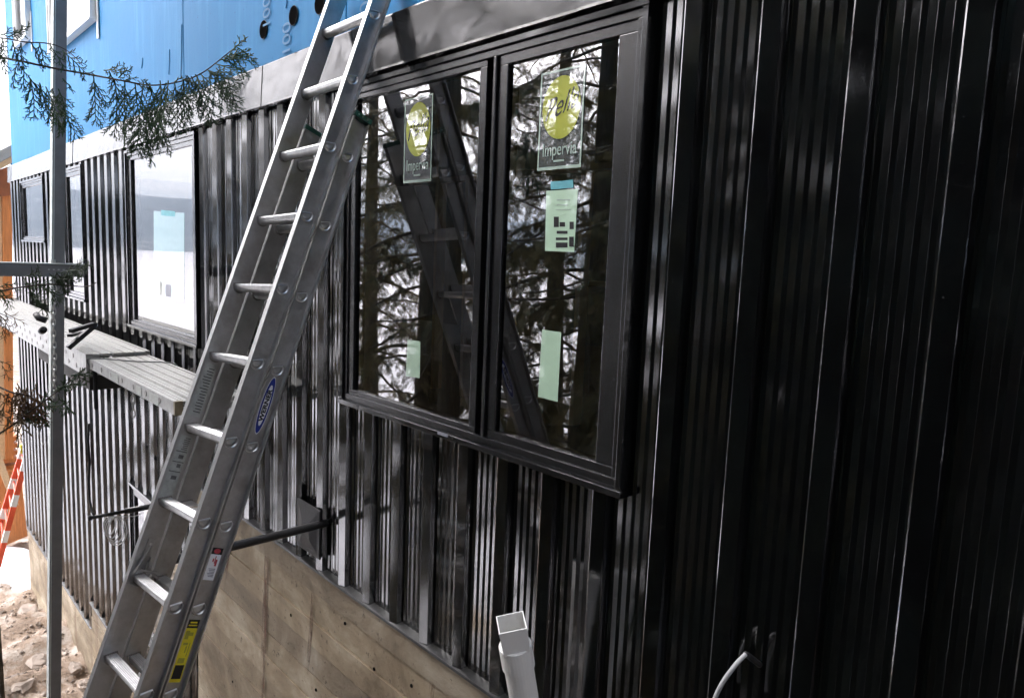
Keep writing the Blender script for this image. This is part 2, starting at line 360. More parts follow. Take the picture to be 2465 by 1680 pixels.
# profile of one period starting at the right edge of a rib top, going +x
def profile():
    p = [(0, -H + .011), (SL, 0)]
    pan0 = SL; pan1 = PER - TOPW - SL; n = 5; u = (pan1 - pan0) / n
    for i in range(n):
        a = pan0 + i * u
        p += [(a + .25 * u, 0), (a + .31 * u, -.0044), (a + .33 * u, -.0044), (a + .70 * u, 0)]
    p += [(pan1, 0), (pan1 + SL, -H + .0015), (pan1 + SL + .0042, -H)]
    return p
PROF = profile()
def siding_xy(x0, x1):
    pts = []
    k0 = math.floor((x0 - ANCH) / PER) - 1; k1 = math.ceil((x1 - ANCH) / PER) + 1
    for k in range(k0, k1 + 1): pts += [(ANCH + k * PER + a, b) for a, b in PROF]
    xs = np.array([p[0] for p in pts]); ys = np.array([p[1] for p in pts])
    out = [(x0, float(np.interp(x0, xs, ys)))] + [p for p in pts if x0 + 1e-4 < p[0] < x1 - 1e-4] + [(x1, float(np.interp(x1, xs, ys)))]
    return out
TOPZ = .985
def zbot(x):
    return -2.075 if x > -6.4 else (-4.79 if x > -10.42 else -5.17)
# window openings: outer trim rectangles x0, x1, z0, z1
BIG = (-3.83, -1.665, -.905, .955); W1 = (-8.26, -6.24, -.86, .945); W2 = (-11.12, -10.12, -.74, .94); W3 = (-14.24, -12.42, -.03, .935); W4 = (-8.42, -6.75, -4.25, -2.60)
WINS = [BIG, W1, W2, W3, W4]                # the last one is half hidden behind the ladder
XL, XR = -15.15, 4.6
edges = sorted(set([XL, XR, -6.4, -10.42] + [ANCH + .02 + k * 3 * PER + .10 for k in range(-15, 9) if XL + .3 < ANCH + .12 + k * 3 * PER < XR - .3] + [v for q in WINS for v in q[:2]]))
e2 = [edges[0]]
for e in edges[1:]:
    if e - e2[-1] > 1e-3: e2.append(e)
for a, b in zip(e2[:-1], e2[1:]):
    mid = (a + b) / 2; spans = [(zbot(mid), TOPZ)]
    for q in WINS:
        if q[0] - 1e-3 <= a and b <= q[1] + 1e-3:
            ns = []
            for z0, z1 in spans:
                if q[3] <= z0 or q[2] >= z1: ns.append((z0, z1)); continue
                if q[2] - z0 > .03: ns.append((z0, q[2]))
                if z1 - q[3] > .03: ns.append((q[3], z1))
            spans = ns
    for z0, z1 in spans:
        pr = siding_xy(a, b); dy = -.0012 * random.random()
        mb = MB(); n = len(pr); zc = [z0] + [z for z in np.arange(math.ceil(z0 / .6) * .6, z1 - .05, .6) if z > z0 + .05] + [z1]
        V = [(x, y + dy, z) for z in zc for x, y in pr]; Fq = []
        for r in range(len(zc) - 1):
            Fq += [(r * n + i, r * n + i + 1, (r + 1) * n + i + 1, (r + 1) * n + i) for i in range(n - 1)]
        mb.add(V, Fq).build('siding_panel', STEEL, house)
# screws heads along the rib feet are too small to see; panel lap lines are the panel edges.
# structural wall behind the cladding, with window openings, split round them
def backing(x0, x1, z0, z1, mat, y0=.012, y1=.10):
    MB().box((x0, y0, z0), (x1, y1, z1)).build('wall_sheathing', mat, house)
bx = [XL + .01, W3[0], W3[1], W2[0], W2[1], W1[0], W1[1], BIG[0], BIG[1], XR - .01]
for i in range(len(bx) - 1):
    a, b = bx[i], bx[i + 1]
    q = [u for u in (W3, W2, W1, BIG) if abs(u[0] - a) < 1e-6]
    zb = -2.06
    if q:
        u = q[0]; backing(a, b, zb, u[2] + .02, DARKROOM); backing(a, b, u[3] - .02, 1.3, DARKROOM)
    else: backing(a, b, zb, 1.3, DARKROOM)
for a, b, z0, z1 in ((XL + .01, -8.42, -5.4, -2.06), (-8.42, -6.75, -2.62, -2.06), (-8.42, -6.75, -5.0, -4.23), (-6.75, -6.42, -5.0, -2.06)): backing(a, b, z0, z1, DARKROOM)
# room behind the windows
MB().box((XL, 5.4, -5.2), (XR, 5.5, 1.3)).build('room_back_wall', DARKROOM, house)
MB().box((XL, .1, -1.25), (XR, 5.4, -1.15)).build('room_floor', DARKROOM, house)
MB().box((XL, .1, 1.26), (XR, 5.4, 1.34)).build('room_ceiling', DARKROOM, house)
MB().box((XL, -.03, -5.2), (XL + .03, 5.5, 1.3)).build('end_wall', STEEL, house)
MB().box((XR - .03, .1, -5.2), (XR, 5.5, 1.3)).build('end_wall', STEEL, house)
for x in (-3.35, -2.95, -2.55, -2.15, -4.2, -4.6, -5.0): MB().box((x, 1.5, -1.15), (x + .038, 1.59, 1.26)).build('wall_stud', STUD, house)
MB().box((-5.4, 1.5, .62), (-2.0, 1.59, .66)).build('wall_plate', STUD, house)
MB().box((-4.5, 2.6, -.2), (-3.2, 2.7, -.16)).build('blocking', LUMBER, house)
# fascia flashing, overlapping pieces
def fascia(x0, x1, lip, y0):
    pr = [(y0 + .055, .972), (y0, .966), (y0 + .002, .978), (y0 + .014, 1.232), (y0 + .016, 1.238), (y0 + .065, 1.262 + lip), (y0 + .07, 1.25)]
    n = len(pr); V = []; Fq = []; xs = np.linspace(x0, x1, 9)
    for x in xs:
        wv = .0035 * math.sin(x * 2.3) + .002 * math.sin(x * 6.1)
        V += [(x, y + wv * (1 if 0 < i < 5 else 0), z) for i, (y, z) in enumerate(pr)]
    for k in range(len(xs) - 1): Fq += [(k * n + i, (k + 1) * n + i, (k + 1) * n + i + 1, k * n + i + 1) for i in range(n - 1)]
    MB().add(V, Fq).build('fascia_flashing', FLASH, house)
cuts = [-15.2, -13.3, -10.4, -7.4, -4.9, -1.95, .9, XR]
for i, (a, b) in enumerate(zip(cuts[:-1], cuts[1:])): fascia(a - .04, b, random.uniform(0, .012), -.078 - .004 * (i % 2))
# blue membrane in sheets
sheet_x = [-15.1, -13.0, -10.9, -8.6, -6.6, -5.28, -3.9, -2.4, -.3, 2.0, XR]
UW1 = (-11.5, -9.28, 2.44, 4.0); UW0 = (-13.95, -12.95, 2.95, 5.0)
for i, (a, b) in enumerate(zip(sheet_x[:-1], sheet_x[1:])):
    y = -.012 - .004 * (i % 2)
    MB().box((a, y, 1.2), (b + (.03 if i % 2 else -.001), .08, 7.5)).build('membrane_sheet', BLUE, house)
# seam wrinkles
for px, y0, y1 in ((437, 60, 190), (343, 140, 165), (408, 120, 180), (690, 0, 20)):
    a = at_y(px, y0, -.02); b = at_y(px - 2, y1, -.02)
    MB().tube([a, (a + b) / 2 + (.008, 0, 0), b], .003, 5).build('membrane_wrinkle', BLUE, house)
for px, py in ((634, 72), (706, 38), (769, 10)):
    c = at_y(px, py, -.022); mb = MB(); mb.tube([c + (0, .004, 0), c + (0, -.002, 0)], .058, 24, 0, True); o = mb.build('vent_hole', HOLE, house)
    mb = MB(); mb.tube([c + (.059 * math.cos(a), .0, .059 * math.sin(a)) for a in np.linspace(0, 2 * math.pi, 25)], .0025, 5, caps=False); mb.build('hole_rim', RUBBER, house)
for px, py, s in ((690, 95, '100'), (642, 32, '100'), (880, 18, '100')):
    c = at_y(px, py, -.024); text('chalk_marking', s, .16, c, ZA, -XA, CHALK, house, sx=.9)
# foundation, board formed: every board course is its own strip, slightly proud or shy
found = [(-15.05, -10.42, -5.175), (-10.42, -6.4, -4.795), (-6.4, XR, -2.08)]
for a, b, zt in found:
    z = zt; k = 0
    while z > -9.0:
        hgt = random.uniform(.17, .21); hgt = min(hgt, z + 9.001)
        x = a
        while x < b - .01:
            x2 = min(b, x + random.uniform(4.2, 6.0))
            if b - x2 < .5: x2 = b
            d = random.uniform(-.007, .007)
            MB().box((x + .0015, -.03 + d, z - hgt + .009), (x2 - .0015, .3, z)).build('board_course', CONC, house)
            x = x2
        z -= hgt; k += 1
        if z < -8.6: break
MB().box((-15.0, -.018, -9), (-10.43, .2, -5.18)).build('foundation_core', CONC, house); MB().box((-10.43, -.018, -9), (-6.41, .2, -4.80)).build('foundation_core', CONC, house); MB().box((-6.41, -.018, -9), (XR - .01, .2, -2.085)).build('foundation_core', CONC, house)
# drip flashing at the cladding foot
for a, b, zt in found:
    MB().prism([(0, 0), (-.052, -.010), (-.056, -.022), (-.052, -.022), (-.049, -.014), (0, -.006)], (a, .0, zt + .012), YA, ZA, XA, b - a).build('drip_flashing', GALV, house)
# rust and water streaks on the concrete
for px, y0, y1, wd in ((648, 1285, 1690, .06), (1052, 1575, 1710, .035), (560, 1260, 1420, .03), (760, 1380, 1620, .035)):
    a = at_y(px, y0, -.0365); b = at_y(px - 22, y1, -.0365)
    MB().add([(a[0] - wd, -.0365, a[2]), (a[0] + wd * .6, -.0365, a[2]), (b[0] + wd * .9, -.0365, b[2]), (b[0] - wd * .4, -.0365, b[2])], [(0, 1, 2, 3)]).build('rust_streak', RUST, house)

for px, py in ((900, 1610), (700, 1480), (830, 1500), (560, 1640), (760, 1660), (990, 1650)):
    c = at_y(px, py, -.036); MB().tube([c + (0, .004, 0), c + (0, -.0015, 0)], .011, 10).build('tie_hole', HOLE, house)

# ---------------------------------------------------------------- windows
def window(name, rect, panes, ft=.06, lip=True, label=None, white=False, yo=0):
    x0, x1, z0, z1 = rect; fm = WHITEV if white else FRAME; tm = WHITEV if white else FLASH
    wd = empty(name, ((x0 + x1) / 2, yo, z0), label, parent=house)
    def bar(nm, lo, hi, m=fm): MB().box((lo[0], lo[1] + yo, lo[2]), (hi[0], hi[1] + yo, hi[2])).build(nm, m, wd, bevel=.003)
    t = .028
    bar('trim', (x0, -.054, z1 - t), (x1, .02, z1), tm); bar('trim', (x0, -.054, z0 + t), (x0 + t, .02, z1 - t), tm); bar('trim', (x1 - t, -.054, z0 + t), (x1, .02, z1 - t), tm)
    bar('sill', (x0 - .008, -.064, z0), (x1 + .012, .02, z0 + t), tm)
    a0, a1, b0, b1 = x0 + t, x1 - t, z0 + t, z1 - t
    bar('frame_head', (a0, -.040, b1 - ft * .55), (a1, .06, b1)); bar('frame_sill', (a0, -.040, b0), (a1, .06, b0 + ft * .62))
    bar('frame_jamb', (a0, -.040, b0 + ft * .62), (a0 + ft * .5, .06, b1 - ft * .55)); bar('frame_jamb', (a1 - ft * .5, -.040, b0 + ft * .62), (a1, .06, b1 - ft * .55))
    for i, (g0, g1, h0, h1, gy_) in enumerate(panes):
        s = .028
        # sash rails proud of the frame rebate
        l = a0 + ft * .5 if i == 0 else g0 - .062; r = a1 - ft * .5 if i == len(panes) - 1 else g1 + .050
        lo = b0 + ft * .62; hi = b1 - ft * .55
        bar('sash_rail', (l, -.030, h1), (r, .045, hi)); bar('sash_rail', (l, -.030, lo), (r, .045, h0))
        bar('sash_stile', (l, -.030, h0), (g0, .045, h1)); bar('sash_stile', (g1, -.030, h0), (r, .045, h1))
        MB().add([(g0 - .004, gy_ + yo, h0 - .004), (g1 + .004, gy_ + yo, h0 - .004), (g1 + .004, gy_ + yo, h1 + .004), (g0 - .004, gy_ + yo, h1 + .004)], [(0, 1, 2, 3)]).build('glass_pane', GLASS, wd)
        if i: bar('mullion', (l - .018, -.046, lo), (l, .055, hi))
    return wd
GY1 = -.010
big = window('window', BIG, [(-3.715, -2.625, -.81, .865, GY1), (-2.435, -1.815, -.80, .852, -.012)], .06, label='wide two pane black window with product stickers right of the ladder')
w1 = window('window', W1, [(-8.12, -6.37, -.775, .845, GY1)], .06, label='pale reflecting window left of the ladder above the plank')
w2 = window('window', W2, [(-11.0, -10.24, -.64, .83, GY1)], .06, label='narrow window just right of the scaffold pole')
w3 = window('window', W3, [(-14.12, -12.55, .06, .83, GY1)], .06, label='leftmost window in the black cladding')
w4 = window('window', W4, [(-8.30, -6.87, -4.15, -2.72, GY1)], .05, label='lower window behind the ladder')
u1 = window('window', UW1, [(UW1[0] + .1, UW1[1] - .1, UW1[2] + .1, UW1[3] - .1, .0)], .10, label='white framed upper window in the blue wall', white=True, yo=-.035)
u0 = window('window', UW0, [(UW0[0] + .1, UW0[1] - .1, UW0[2] + .1, UW0[3] - .1, .0)], .10, label='white framed upper window at the far end of the blue wall', white=True, yo=-.035)
for o in (u1, u0):
    r = UW1 if o is u1 else UW0
    MB().box((r[1] + .01, -.03, r[2] - .20), (r[1] + .075, -.020, r[2] + .35)).build('flashing_tape', WHITEV, o)
# screws on the sill
for x in (-3.6, -2.7): MB().tube([(x, -.064, -.885), (x, -.070, -.885)], .006, 8).build('sill_clip', BLKMET, big)
MB().box((-2.82, -.069, -.888), (-2.74, -.0642, -.874)).build('sill_weep_cover', GREY_L, big)
# stickers on the glass, just inside the pane
def quad(p00, p10, p11, p01, y, name, mat, parent, thick=.0006):
    V = [(p[0], y, p[2]) for p in (p00, p10, p11, p01)] + [(p[0], y + thick, p[2]) for p in (p00, p10, p11, p01)]
    return MB().add(V, [(0, 1, 2, 3), (7, 6, 5, 4), (0, 4, 5, 1), (1, 5, 6, 2), (2, 6, 7, 3), (3, 7, 4, 0)]).build(name, mat, parent)
def rectq(x0, x1, z0, z1, y, name, mat, parent): return quad((x0, 0, z0), (x1, 0, z0), (x1, 0, z1), (x0, 0, z1), y, name, mat, parent)
def ellipse(cx, cz, rx, rz, y, name, mat, parent, tilt=0):
    pts = []
    for a in np.linspace(0, 2 * math.pi, 40, endpoint=False):
        x, z = rx * math.cos(a), rz * math.sin(a); pts.append((cx + x * math.cos(tilt) - z * math.sin(tilt), y, cz + x * math.sin(tilt) + z * math.cos(tilt)))
    return MB().add(pts, [tuple(range(40))]).build(name, mat, parent)
def brand(x0, x1, z0, z1, y, win):
    yb = y - .0045; wd = x1 - x0; ht = z1 - z0; b = .008
    rectq(x0, x1, z0, z1, yb + .002, 'sticker_film', FILM, win)
    for nm, q in (('sticker_border', (x0, x0 + b, z0, z1)), ('sticker_border', (x1 - b, x1, z0, z1)), ('sticker_border', (x0 + b, x1 - b, z0, z0 + b * 1.6)), ('sticker_border', (x0 + b, x1 - b, z1 - b, z1))):
        rectq(*q, yb + .001, nm, MINTL, win)
    ellipse((x0 + x1) / 2, z0 + ht * .62, wd * .43, ht * .315, yb + .0006, 'sticker_disc', LIME, win)
    text('sticker_lettering', 'Pella', ht * .30, ((x0 + x1) / 2 - wd * .01, yb + .0002, z0 + ht * .64), XA + .26 * ZA, ZA, SCRIPT, win, sx=wd / (ht * .30) * .42, shear=.45, extrude=.0001)
    text('sticker_lettering', 'Impervia', ht * .19, ((x0 + x1) / 2, yb + .0002, z0 + ht * .20), XA, ZA, MINTL, win, sx=wd / (ht * .19) * .228, extrude=.0001)
    rectq(x0 + wd * .38, x0 + wd * .62, z0 + ht * .075, z0 + ht * .095, yb + .0006, 'fine_print', MINTL, win)
p0 = at_y(972, 447, GY1); p1 = at_y(1044, 235, GY1); brand(p0[0], p1[0], p0[2] + .01, p1[2] + .02, GY1, big)
p0 = at_y(1294, 418, -.012); p1 = at_y(1412, 148, -.012); brand(p0[0], p1[0], p0[2] + .01, p1[2] - .01, -.012, big)
def pq(c, y): return [at_y(a, b, y) for a, b in c]
ys = -.012 - .0015
c = pq([(1312, 604), (1382, 607), (1391, 455), (1315, 460)], ys); quad(*c, ys, 'paper_notice', MINT, big)
c = pq([(1326, 457), (1380, 452), (1379, 433), (1325, 438)], ys - .001); quad(*c, ys - .001, 'blue_tape', TAPE, big)
for (a, b, cc, d) in ((1333, 522, 1345, 547), (1347, 535, 1360, 546), (1371, 534, 1381, 552), (1340, 556, 1366, 563), (1338, 572, 1366, 578), (1338, 584, 1366, 596), (1370, 570, 1381, 594), (1340, 480, 1372, 483), (1340, 492, 1366, 495), (1338, 504, 1374, 506)):
    m_ = BLACK_L if b > 515 else MINTL
    quad(*pq([(a, d), (cc, d), (cc, b), (a, b)], ys - .0008), ys - .0008, 'printed_block', m_, big)
quad(*pq([(1295, 955), (1342, 967), (1351, 800), (1305, 793)], ys), ys, 'label_strip', MINT, big)
ys2 = GY1 - .0015
quad(*pq([(977, 905), (1010, 910), (1012, 822), (981, 818)], ys2), ys2, 'label_strip', MINT, big)
quad(*pq([(370, 708), (443, 722), (444, 513), (370, 508)], ys2), ys2, 'label_sheet', CYANP, w1)
quad(*pq([(388, 519), (421, 522), (421, 509), (388, 506)], ys2 - .001), ys2 - .001, 'blue_tape', TAPE, w1)
quad(*pq([(398, 713), (412, 715), (412, 686), (398, 684)], ys2 - .001), ys2 - .001, 'printed_block', GREY_L, w1)
quad(*pq([(384, 710), (390, 711), (390, 679), (384, 677)], ys2 - .001), ys2 - .001, 'printed_block', FADED, w1)

# ---------------------------------------------------------------- wall pieces: vent plate with pipe, second pipe, pvc, cable
plate = empty('wall_plate_cover', (-4.2, -.04, -1.83), 'black square cover plate with stub pipe, low on the cladding below the plank line', 'cover plate')
px0, px1, pz0, pz1 = -4.375, -4.055, -1.985, -1.655
mb = MB(); mb.box((px0, -.062, pz0), (px1, -.046, pz1)); mb.build('flange', BLKMET, plate, bevel=.004)
cx_, cz_ = (px0 + px1) / 2, (pz0 + pz1) / 2
o = .035; a = [(px0 + o, -.063, pz0 + o), (px1 - o, -.063, pz0 + o), (px1 - o, -.063, pz1 - o), (px0 + o, -.063, pz1 - o)]
i_ = .11; b = [(px0 + i_, -.080, pz0 + i_), (px1 - i_, -.080, pz0 + i_), (px1 - i_, -.080, pz1 - i_), (px0 + i_, -.080, pz1 - i_)]
MB().add(a + b, [(4, 5, 6, 7), (0, 1, 5, 4), (1, 2, 6, 5), (2, 3, 7, 6), (3, 0, 4, 7)]).build('raised_cover', BLKMET, plate)
pb = at_y(771, 1262, -.05)
mb = MB(); pts = [pb + np.array([0, -q, -.004 * math.sin(q * 4)]) for q in np.linspace(-.05, 1.0, 14)]
mb.tube(pts, [.026 + .0015 * random.random() for _ in pts], 12); mb.build('black_pipe', BLKPIPE, smooth=True, label='thin black pipe sticking straight out of the square cover plate', cat='pipe')
e = at_y(213, 1247, -.80); e2_ = at_y(300, 1222, -.45)
rod = empty('black_rod', (e[0], -.4, e[2]), 'black rod jutting from the wall behind the ladder, with a wire coil hanging on it', 'rod')
mb = MB(); mb.tube([(e[0], -.02, e[2]), (e[0], -.52, e[2])], .026, 10); mb.build('sleeve', BLKPIPE, rod, smooth=True)
mb = MB(); mb.tube([(e[0], -.50, e[2]), (e[0], -.80, e[2])], .016, 10); mb.tube([(e[0], -.775, e[2]), (e[0], -.805, e[2])], .024, 10); mb.build('shaft', BLKPIPE, rod, smooth=True)
mb = MB(); mb.box((e[0] - .16, -.06, e[2] - .16), (e[0] + .16, -.046, e[2] + .16)); mb.build('flange', FRAME, rod)
mb = MB(); q0 = at_y(245, 1260, -.66)
for k in range(5):
    r0 = .085 + .012 * k; cc = np.array([e[0] + .01 * k, -.64 + .012 * k, e[2] - .02 - r0])
    mb.tube([cc + np.array([.015 * math.sin(2 * a_ + k), r0 * .55 * math.sin(a_), r0 * math.cos(a_)]) for a_ in np.linspace(0, 2 * math.pi, 22)], .005, 5, caps=False)
mb.tube([(e[0], -.64, e[2] - .02), (e[0] + .04, -.45, e[2] - .05), (e[0] + .05, -.3, e[2] - .01), (e[0] + .02, -.1, e[2] - .03)], .0035, 4)
mb.build('wire_coil', WIRE, smooth=True, label='loops of thin white wire hanging on the black rod', cat='wire coil')
mb = MB(); mb.tube([at_y(*q, -.80) for q in ((214, 1020), (212, 1060), (216, 1110), (214, 1160), (216, 1205), (222, 1232), (226, 1238))], .010, 6); mb.build('dangling_wire', BLKMET, smooth=True, label='black wire hanging down against the striped cladding to the rod', cat='wire')
# pvc drain
PY = -.34
pc = at_y(1238, 1540, PY); lo = at_x(1284, 1812, pc[0]); ax_ = nrm(pc - lo)
pvc = empty('drain_pipe', tuple(lo), 'white plastic drain pipe with square top adapter at the foot of the cladding', 'drain pipe')
s1 = nrm(np.cross(ax_, YA)); s2 = np.cross(s1, ax_)
def ring_tube(mb, o, R0, R1, h, n=32):
    V = []
    for r_, hh in ((R0, 0), (R0, h), (R1, h), (R1, 0)):
        V += [o + ax_ * hh + r_ * (s1 * math.cos(2 * math.pi * k / n) + s2 * math.sin(2 * math.pi * k / n)) for k in range(n)]
    Fq = []
    for j in range(4):
        for k in range(n): Fq.append((j * n + k, j * n + (k + 1) % n, ((j + 1) % 4) * n + (k + 1) % n, ((j + 1) % 4) * n + k))
    mb.add(V, Fq)
mb = MB(); ring_tube(mb, pc - ax_ * 2.9, .060, .055, 2.9 - .07); mb.build('pipe', PVC, pvc, smooth=False)
mb = MB(); ring_tube(mb, pc - ax_ * .125, .067, .052, .105); mb.build('collar', PVC, pvc, bevel=.003)
q1 = nrm(s1 * math.cos(.62) + s2 * math.sin(.62)); q2 = np.cross(ax_, q1); hs_ = .056; th = .005; oo = pc - ax_ * .03
V = []
for r_, hh in ((hs_ * .93, 0), (hs_, .115), (hs_ - th, .115), (hs_ - th, .0)):
    V += [oo + ax_ * hh + q1 * r_ * i + q2 * r_ * j for i, j in ((-1, -1), (1, -1), (1, 1), (-1, 1))]
Fq = [(j * 4 + k, j * 4 + (k + 1) % 4, ((j + 1) % 4) * 4 + (k + 1) % 4, ((j + 1) % 4) * 4 + k) for j in range(4) for k in range(4)]
MB().add(V, Fq).build('square_adapter', PVC, pvc, bevel=.002)
cb = [at_y(1830, 1600, -.01), at_y(1802, 1578, -.06), at_y(1795, 1574, -.10), at_y(1770, 1600, -.14), at_y(1735, 1650, -.17), at_y(1716, 1700, -.18), at_y(1715, 1760, -.18)]
def smooth_pts(P, m=5):
    P = [np.asarray(p, float) for p in P]; out = []
    for i in range(len(P) - 1):
        a = P[max(i - 1, 0)]; b = P[i]; c = P[i + 1]; d = P[min(i + 2, len(P) - 1)]
        for q in np.linspace(0, 1, m, endpoint=False):
            out.append(.5 * ((2 * b) + (c - a) * q + (2 * a - 5 * b + 4 * c - d) * q * q + (3 * b - a - 3 * c + d) * q ** 3))
    return out + [P[-1]]
cab = empty('grey_cable', tuple(cb[0]), 'grey cable curving out of the black cladding at the bottom right', 'cable')
MB().tube(smooth_pts(cb[2:]), .0075, 8).build('sheath', GREYCABLE, cab, smooth=True)
MB().tube(smooth_pts(cb[:3]), .010, 8).build('gland', BLKPIPE, cab, smooth=True)

# ================================================================== EXTENSION LADDER
L0 = np.array([-2.71347769, -0.53991649, 0.99234647]); DU = np.array([-0.06152039, 0.35871293, 0.93141842]); LR = np.array([-0.99734118, -0.05861418, -0.04330078]); LN = np.cross(DU, LR)
RS = .3053
def lp(tt, r=0, n=0): return L0 - DU * RS * tt + LR * r + LN * n       # rung index downwards, across, outwards
lad = empty('extension_ladder', tuple(lp(17.4)), 'tall aluminium extension ladder leaning against the black house', 'ladder')
WEB, FLG, TH, SPAN, BO = .078, .028, .003, .366, -.0875
def rail(t0, t1, r_web, sgn, noff, name, mat, edge):
    o = lp(t1, r_web, noff); Ln = (t1 - t0) * RS; h = WEB / 2; lip = .006
    # C channel: web in the n direction, flanges away from the rungs (sgn along LR)
    prof = [(0, -h), (FLG, -h), (FLG, -h + TH + .002), (TH, -h + TH), (TH, h - TH), (FLG, h - TH - .002), (FLG, h), (0, h)]
    prof = [(x * sgn, y) for x, y in prof]
    MB().prism(prof, o, LR, LN, DU, Ln).build(name, mat, lad)
    fr_ = [(-.0008, h), (FLG, h), (FLG, h + .0012), (-.0008, h + .0012)]
    MB().prism([(x * sgn, y) for x, y in fr_], o, LR, LN, DU, Ln).build(name + '_front_edge', edge, lad)
TT, TB = -.68, 12.6
rail(TT, TB, 0.004, -1, 0, 'fly_rail', ALU, ALU_EDGE); rail(TT, TB, SPAN, 1, 0, 'fly_rail', ALU, ALU_EDGE)
rail(1.45, 17.4, 0.006, -1, BO, 'base_rail', ALU, ALU_DARK); rail(1.45, 17.4, SPAN - .002, 1, BO, 'base_rail', ALU, ALU_DARK)
dprof = []
for a in np.linspace(R_(200), R_(340), 9): dprof.append((.0165 * math.cos(a), .0185 * math.sin(a) + .001))
dprof += [(.0165, .006), (.0155, .0105)]
for k in range(6):
    x = .0135 - k * .0054; dprof += [(x + .0018, .0118), (x, .0102), (x - .0018, .0118)]
dprof += [(-.0155, .0105), (-.0165, .006)]
RUNGZ = nrm(np.array([0, 0, 1.]) - LR * LR[2]); RUNGY = np.cross(LR, RUNGZ); dprof = [(x * 1.2, y * 1.2) for x, y in dprof]
def rung_mesh():
    mb = MB(); mb.prism(dprof, -LR * SPAN / 2, RUNGY, RUNGZ, LR, SPAN)
    # swaged collars against the two webs
    for e_ in (-SPAN / 2 + .0045, SPAN / 2 - .0045):
        mb.prism([(x * 1.3, y * 1.3) for x, y in dprof], LR * (e_ - .004), RUNGY, RUNGZ, LR, .008, 1)
    return mb
def endcap_mesh():
    mb = MB(); prof = []
    for a in np.linspace(R_(188), R_(352), 14): prof.append((.0185 * math.cos(a), .0195 * math.sin(a) + .003))
    prof += [(.0165, .0085), (-.0165, .0085)]; prof = [(x * 1.22, y * 1.22) for x, y in prof]
    ringpts = [RUNGY * x * 1.10 + RUNGZ * y * 1.10 for x, y in prof]
    mb.tube(ringpts + [ringpts[0], ringpts[1]], .0042, 6, caps=False)
    n = len(prof); inner = [(x * .86, y * .86) for x, y in prof]
    c = -LR * .0035
    V = [RUNGY * x + RUNGZ * y - LR * .003 for x, y in prof] + [RUNGY * x + RUNGZ * y - LR * .0008 for x, y in inner] + [-LR * .0040 - RUNGZ * .010]
    mb.add(V, [(i, (i + 1) % n, n + (i + 1) % n, n + i) for i in range(n)] + [(n + i, n + (i + 1) % n, 2 * n) for i in range(n)], 1); return mb
rung0 = None; cap0 = None
def put(mesh_obj, loc, name):
    o = bpy.data.objects.new(name, mesh_obj.data); COL.objects.link(o); o.location = tuple(map(float, loc)); adopt(o, lad); return o
for tt in range(0, 13):
    c = lp(tt, SPAN / 2 + .002, 0)
    if rung0 is None:
        rung0 = rung_mesh().build('rung', [ALU_BRIGHT, ALU_DARK], None, origin=(0, 0, 0)); rung0.location = tuple(c); adopt(rung0, lad)
        cap0 = endcap_mesh().build('rung_end', [ALU_BRIGHT, ALU], None, origin=(0, 0, 0), smooth=False); cap0.location = tuple(lp(tt, .0005, 0)); adopt(cap0, lad)
    else:
        put(rung0, c, 'rung'); put(cap0, lp(tt, .0005, 0), 'rung_end')
for tt in range(2, 18):
    put(rung0, lp(tt, SPAN / 2 + .002, BO), 'rung'); put(cap0, lp(tt, .0025, BO), 'rung_end')
for r0, sg in ((.003, -1), (SPAN, 1)):
    MB().obox(lp(1.43, r0 + sg * .014, BO), LR * .017, LN * .042, DU * .011).build('green_end_cap', GREEN_CAP, lad, bevel=.002)
for q in (-.018, .006, .026): MB().tube([lp(1.43, -.026, BO + q), lp(1.43, -.030, BO + q)], .004, 8).build('cap_rivet', ALU_BRIGHT, lad)
for r0 in (.004, SPAN):
    MB().obox(lp(17.45, r0, BO), LR * .03, LN * .06, DU * .03).build('foot', RUBBER, lad)
# brand label and warning labels on the near base rail
def web_pt(tt, n=0, out=.0): return lp(tt, .003 - .0006 - out, BO + n)
def oval(tc, half_t, half_n, out, name, mat):
    V = [web_pt(tc + half_t * math.sin(a), half_n * math.cos(a), out) for a in np.linspace(0, 2 * math.pi, 40, endpoint=False)]
    MB().add(V, [tuple(range(40))]).build(name, mat, lad)
oval(5.47, .375, .0215, .0008, 'brand_label', WHITE_L); oval(5.47, .36, .0190, .0012, 'brand_label', BLUE_L); oval(5.47, .265, .0125, .0016, 'brand_label', WHITE_L)
text('brand_lettering', 'WERNER', .024, web_pt(5.47, -.0003, .0022), DU, LN, BLACK_L, lad, sx=1.30, shear=0, extrude=.0002, bold=.0011)
def wq(t0, t1, n0, n1, out, name, mat):
    MB().add([web_pt(t0, n0, out), web_pt(t0, n1, out), web_pt(t1, n1, out), web_pt(t1, n0, out)], [(0, 1, 2, 3)]).build(name, mat, lad)
wq(7.27, 7.66, -.021, .021, .0008, 'warning_label', WHITE_L); wq(7.27, 7.35, -.021, .021, .0012, 'warning_header', BLACK_L)
V = [web_pt(7.31 + .03 * math.sin(a), .013 * math.cos(a), .0016) for a in np.linspace(0, 2 * math.pi, 24, endpoint=False)]; MB().add(V, [tuple(range(24))]).build('danger_oval', RED_L, lad)
for k, (a, b, c_, d) in enumerate(((7.37, -.004, 7.46, .010), (7.40, .002, 7.44, .014), (7.41, -.012, 7.49, -.003))): wq(a, c_, min(b, d), min(b, d) + .0035 + .002 * k, .0012, 'pictogram', RED_L)
for k in range(6): wq(7.52 + k * .018, 7.53 + k * .018, -.014, .012 - .003 * (k % 3), .0012, 'fine_print', GREY_L)
wq(8.13, 8.86, -.021, .021, .0008, 'caution_label', YELLOW); wq(8.13, 8.23, -.021, .021, .0012, 'caution_header', BLACK_L); wq(8.66, 8.82, -.017, .017, .0012, 'caution_footer', BLACK_L)
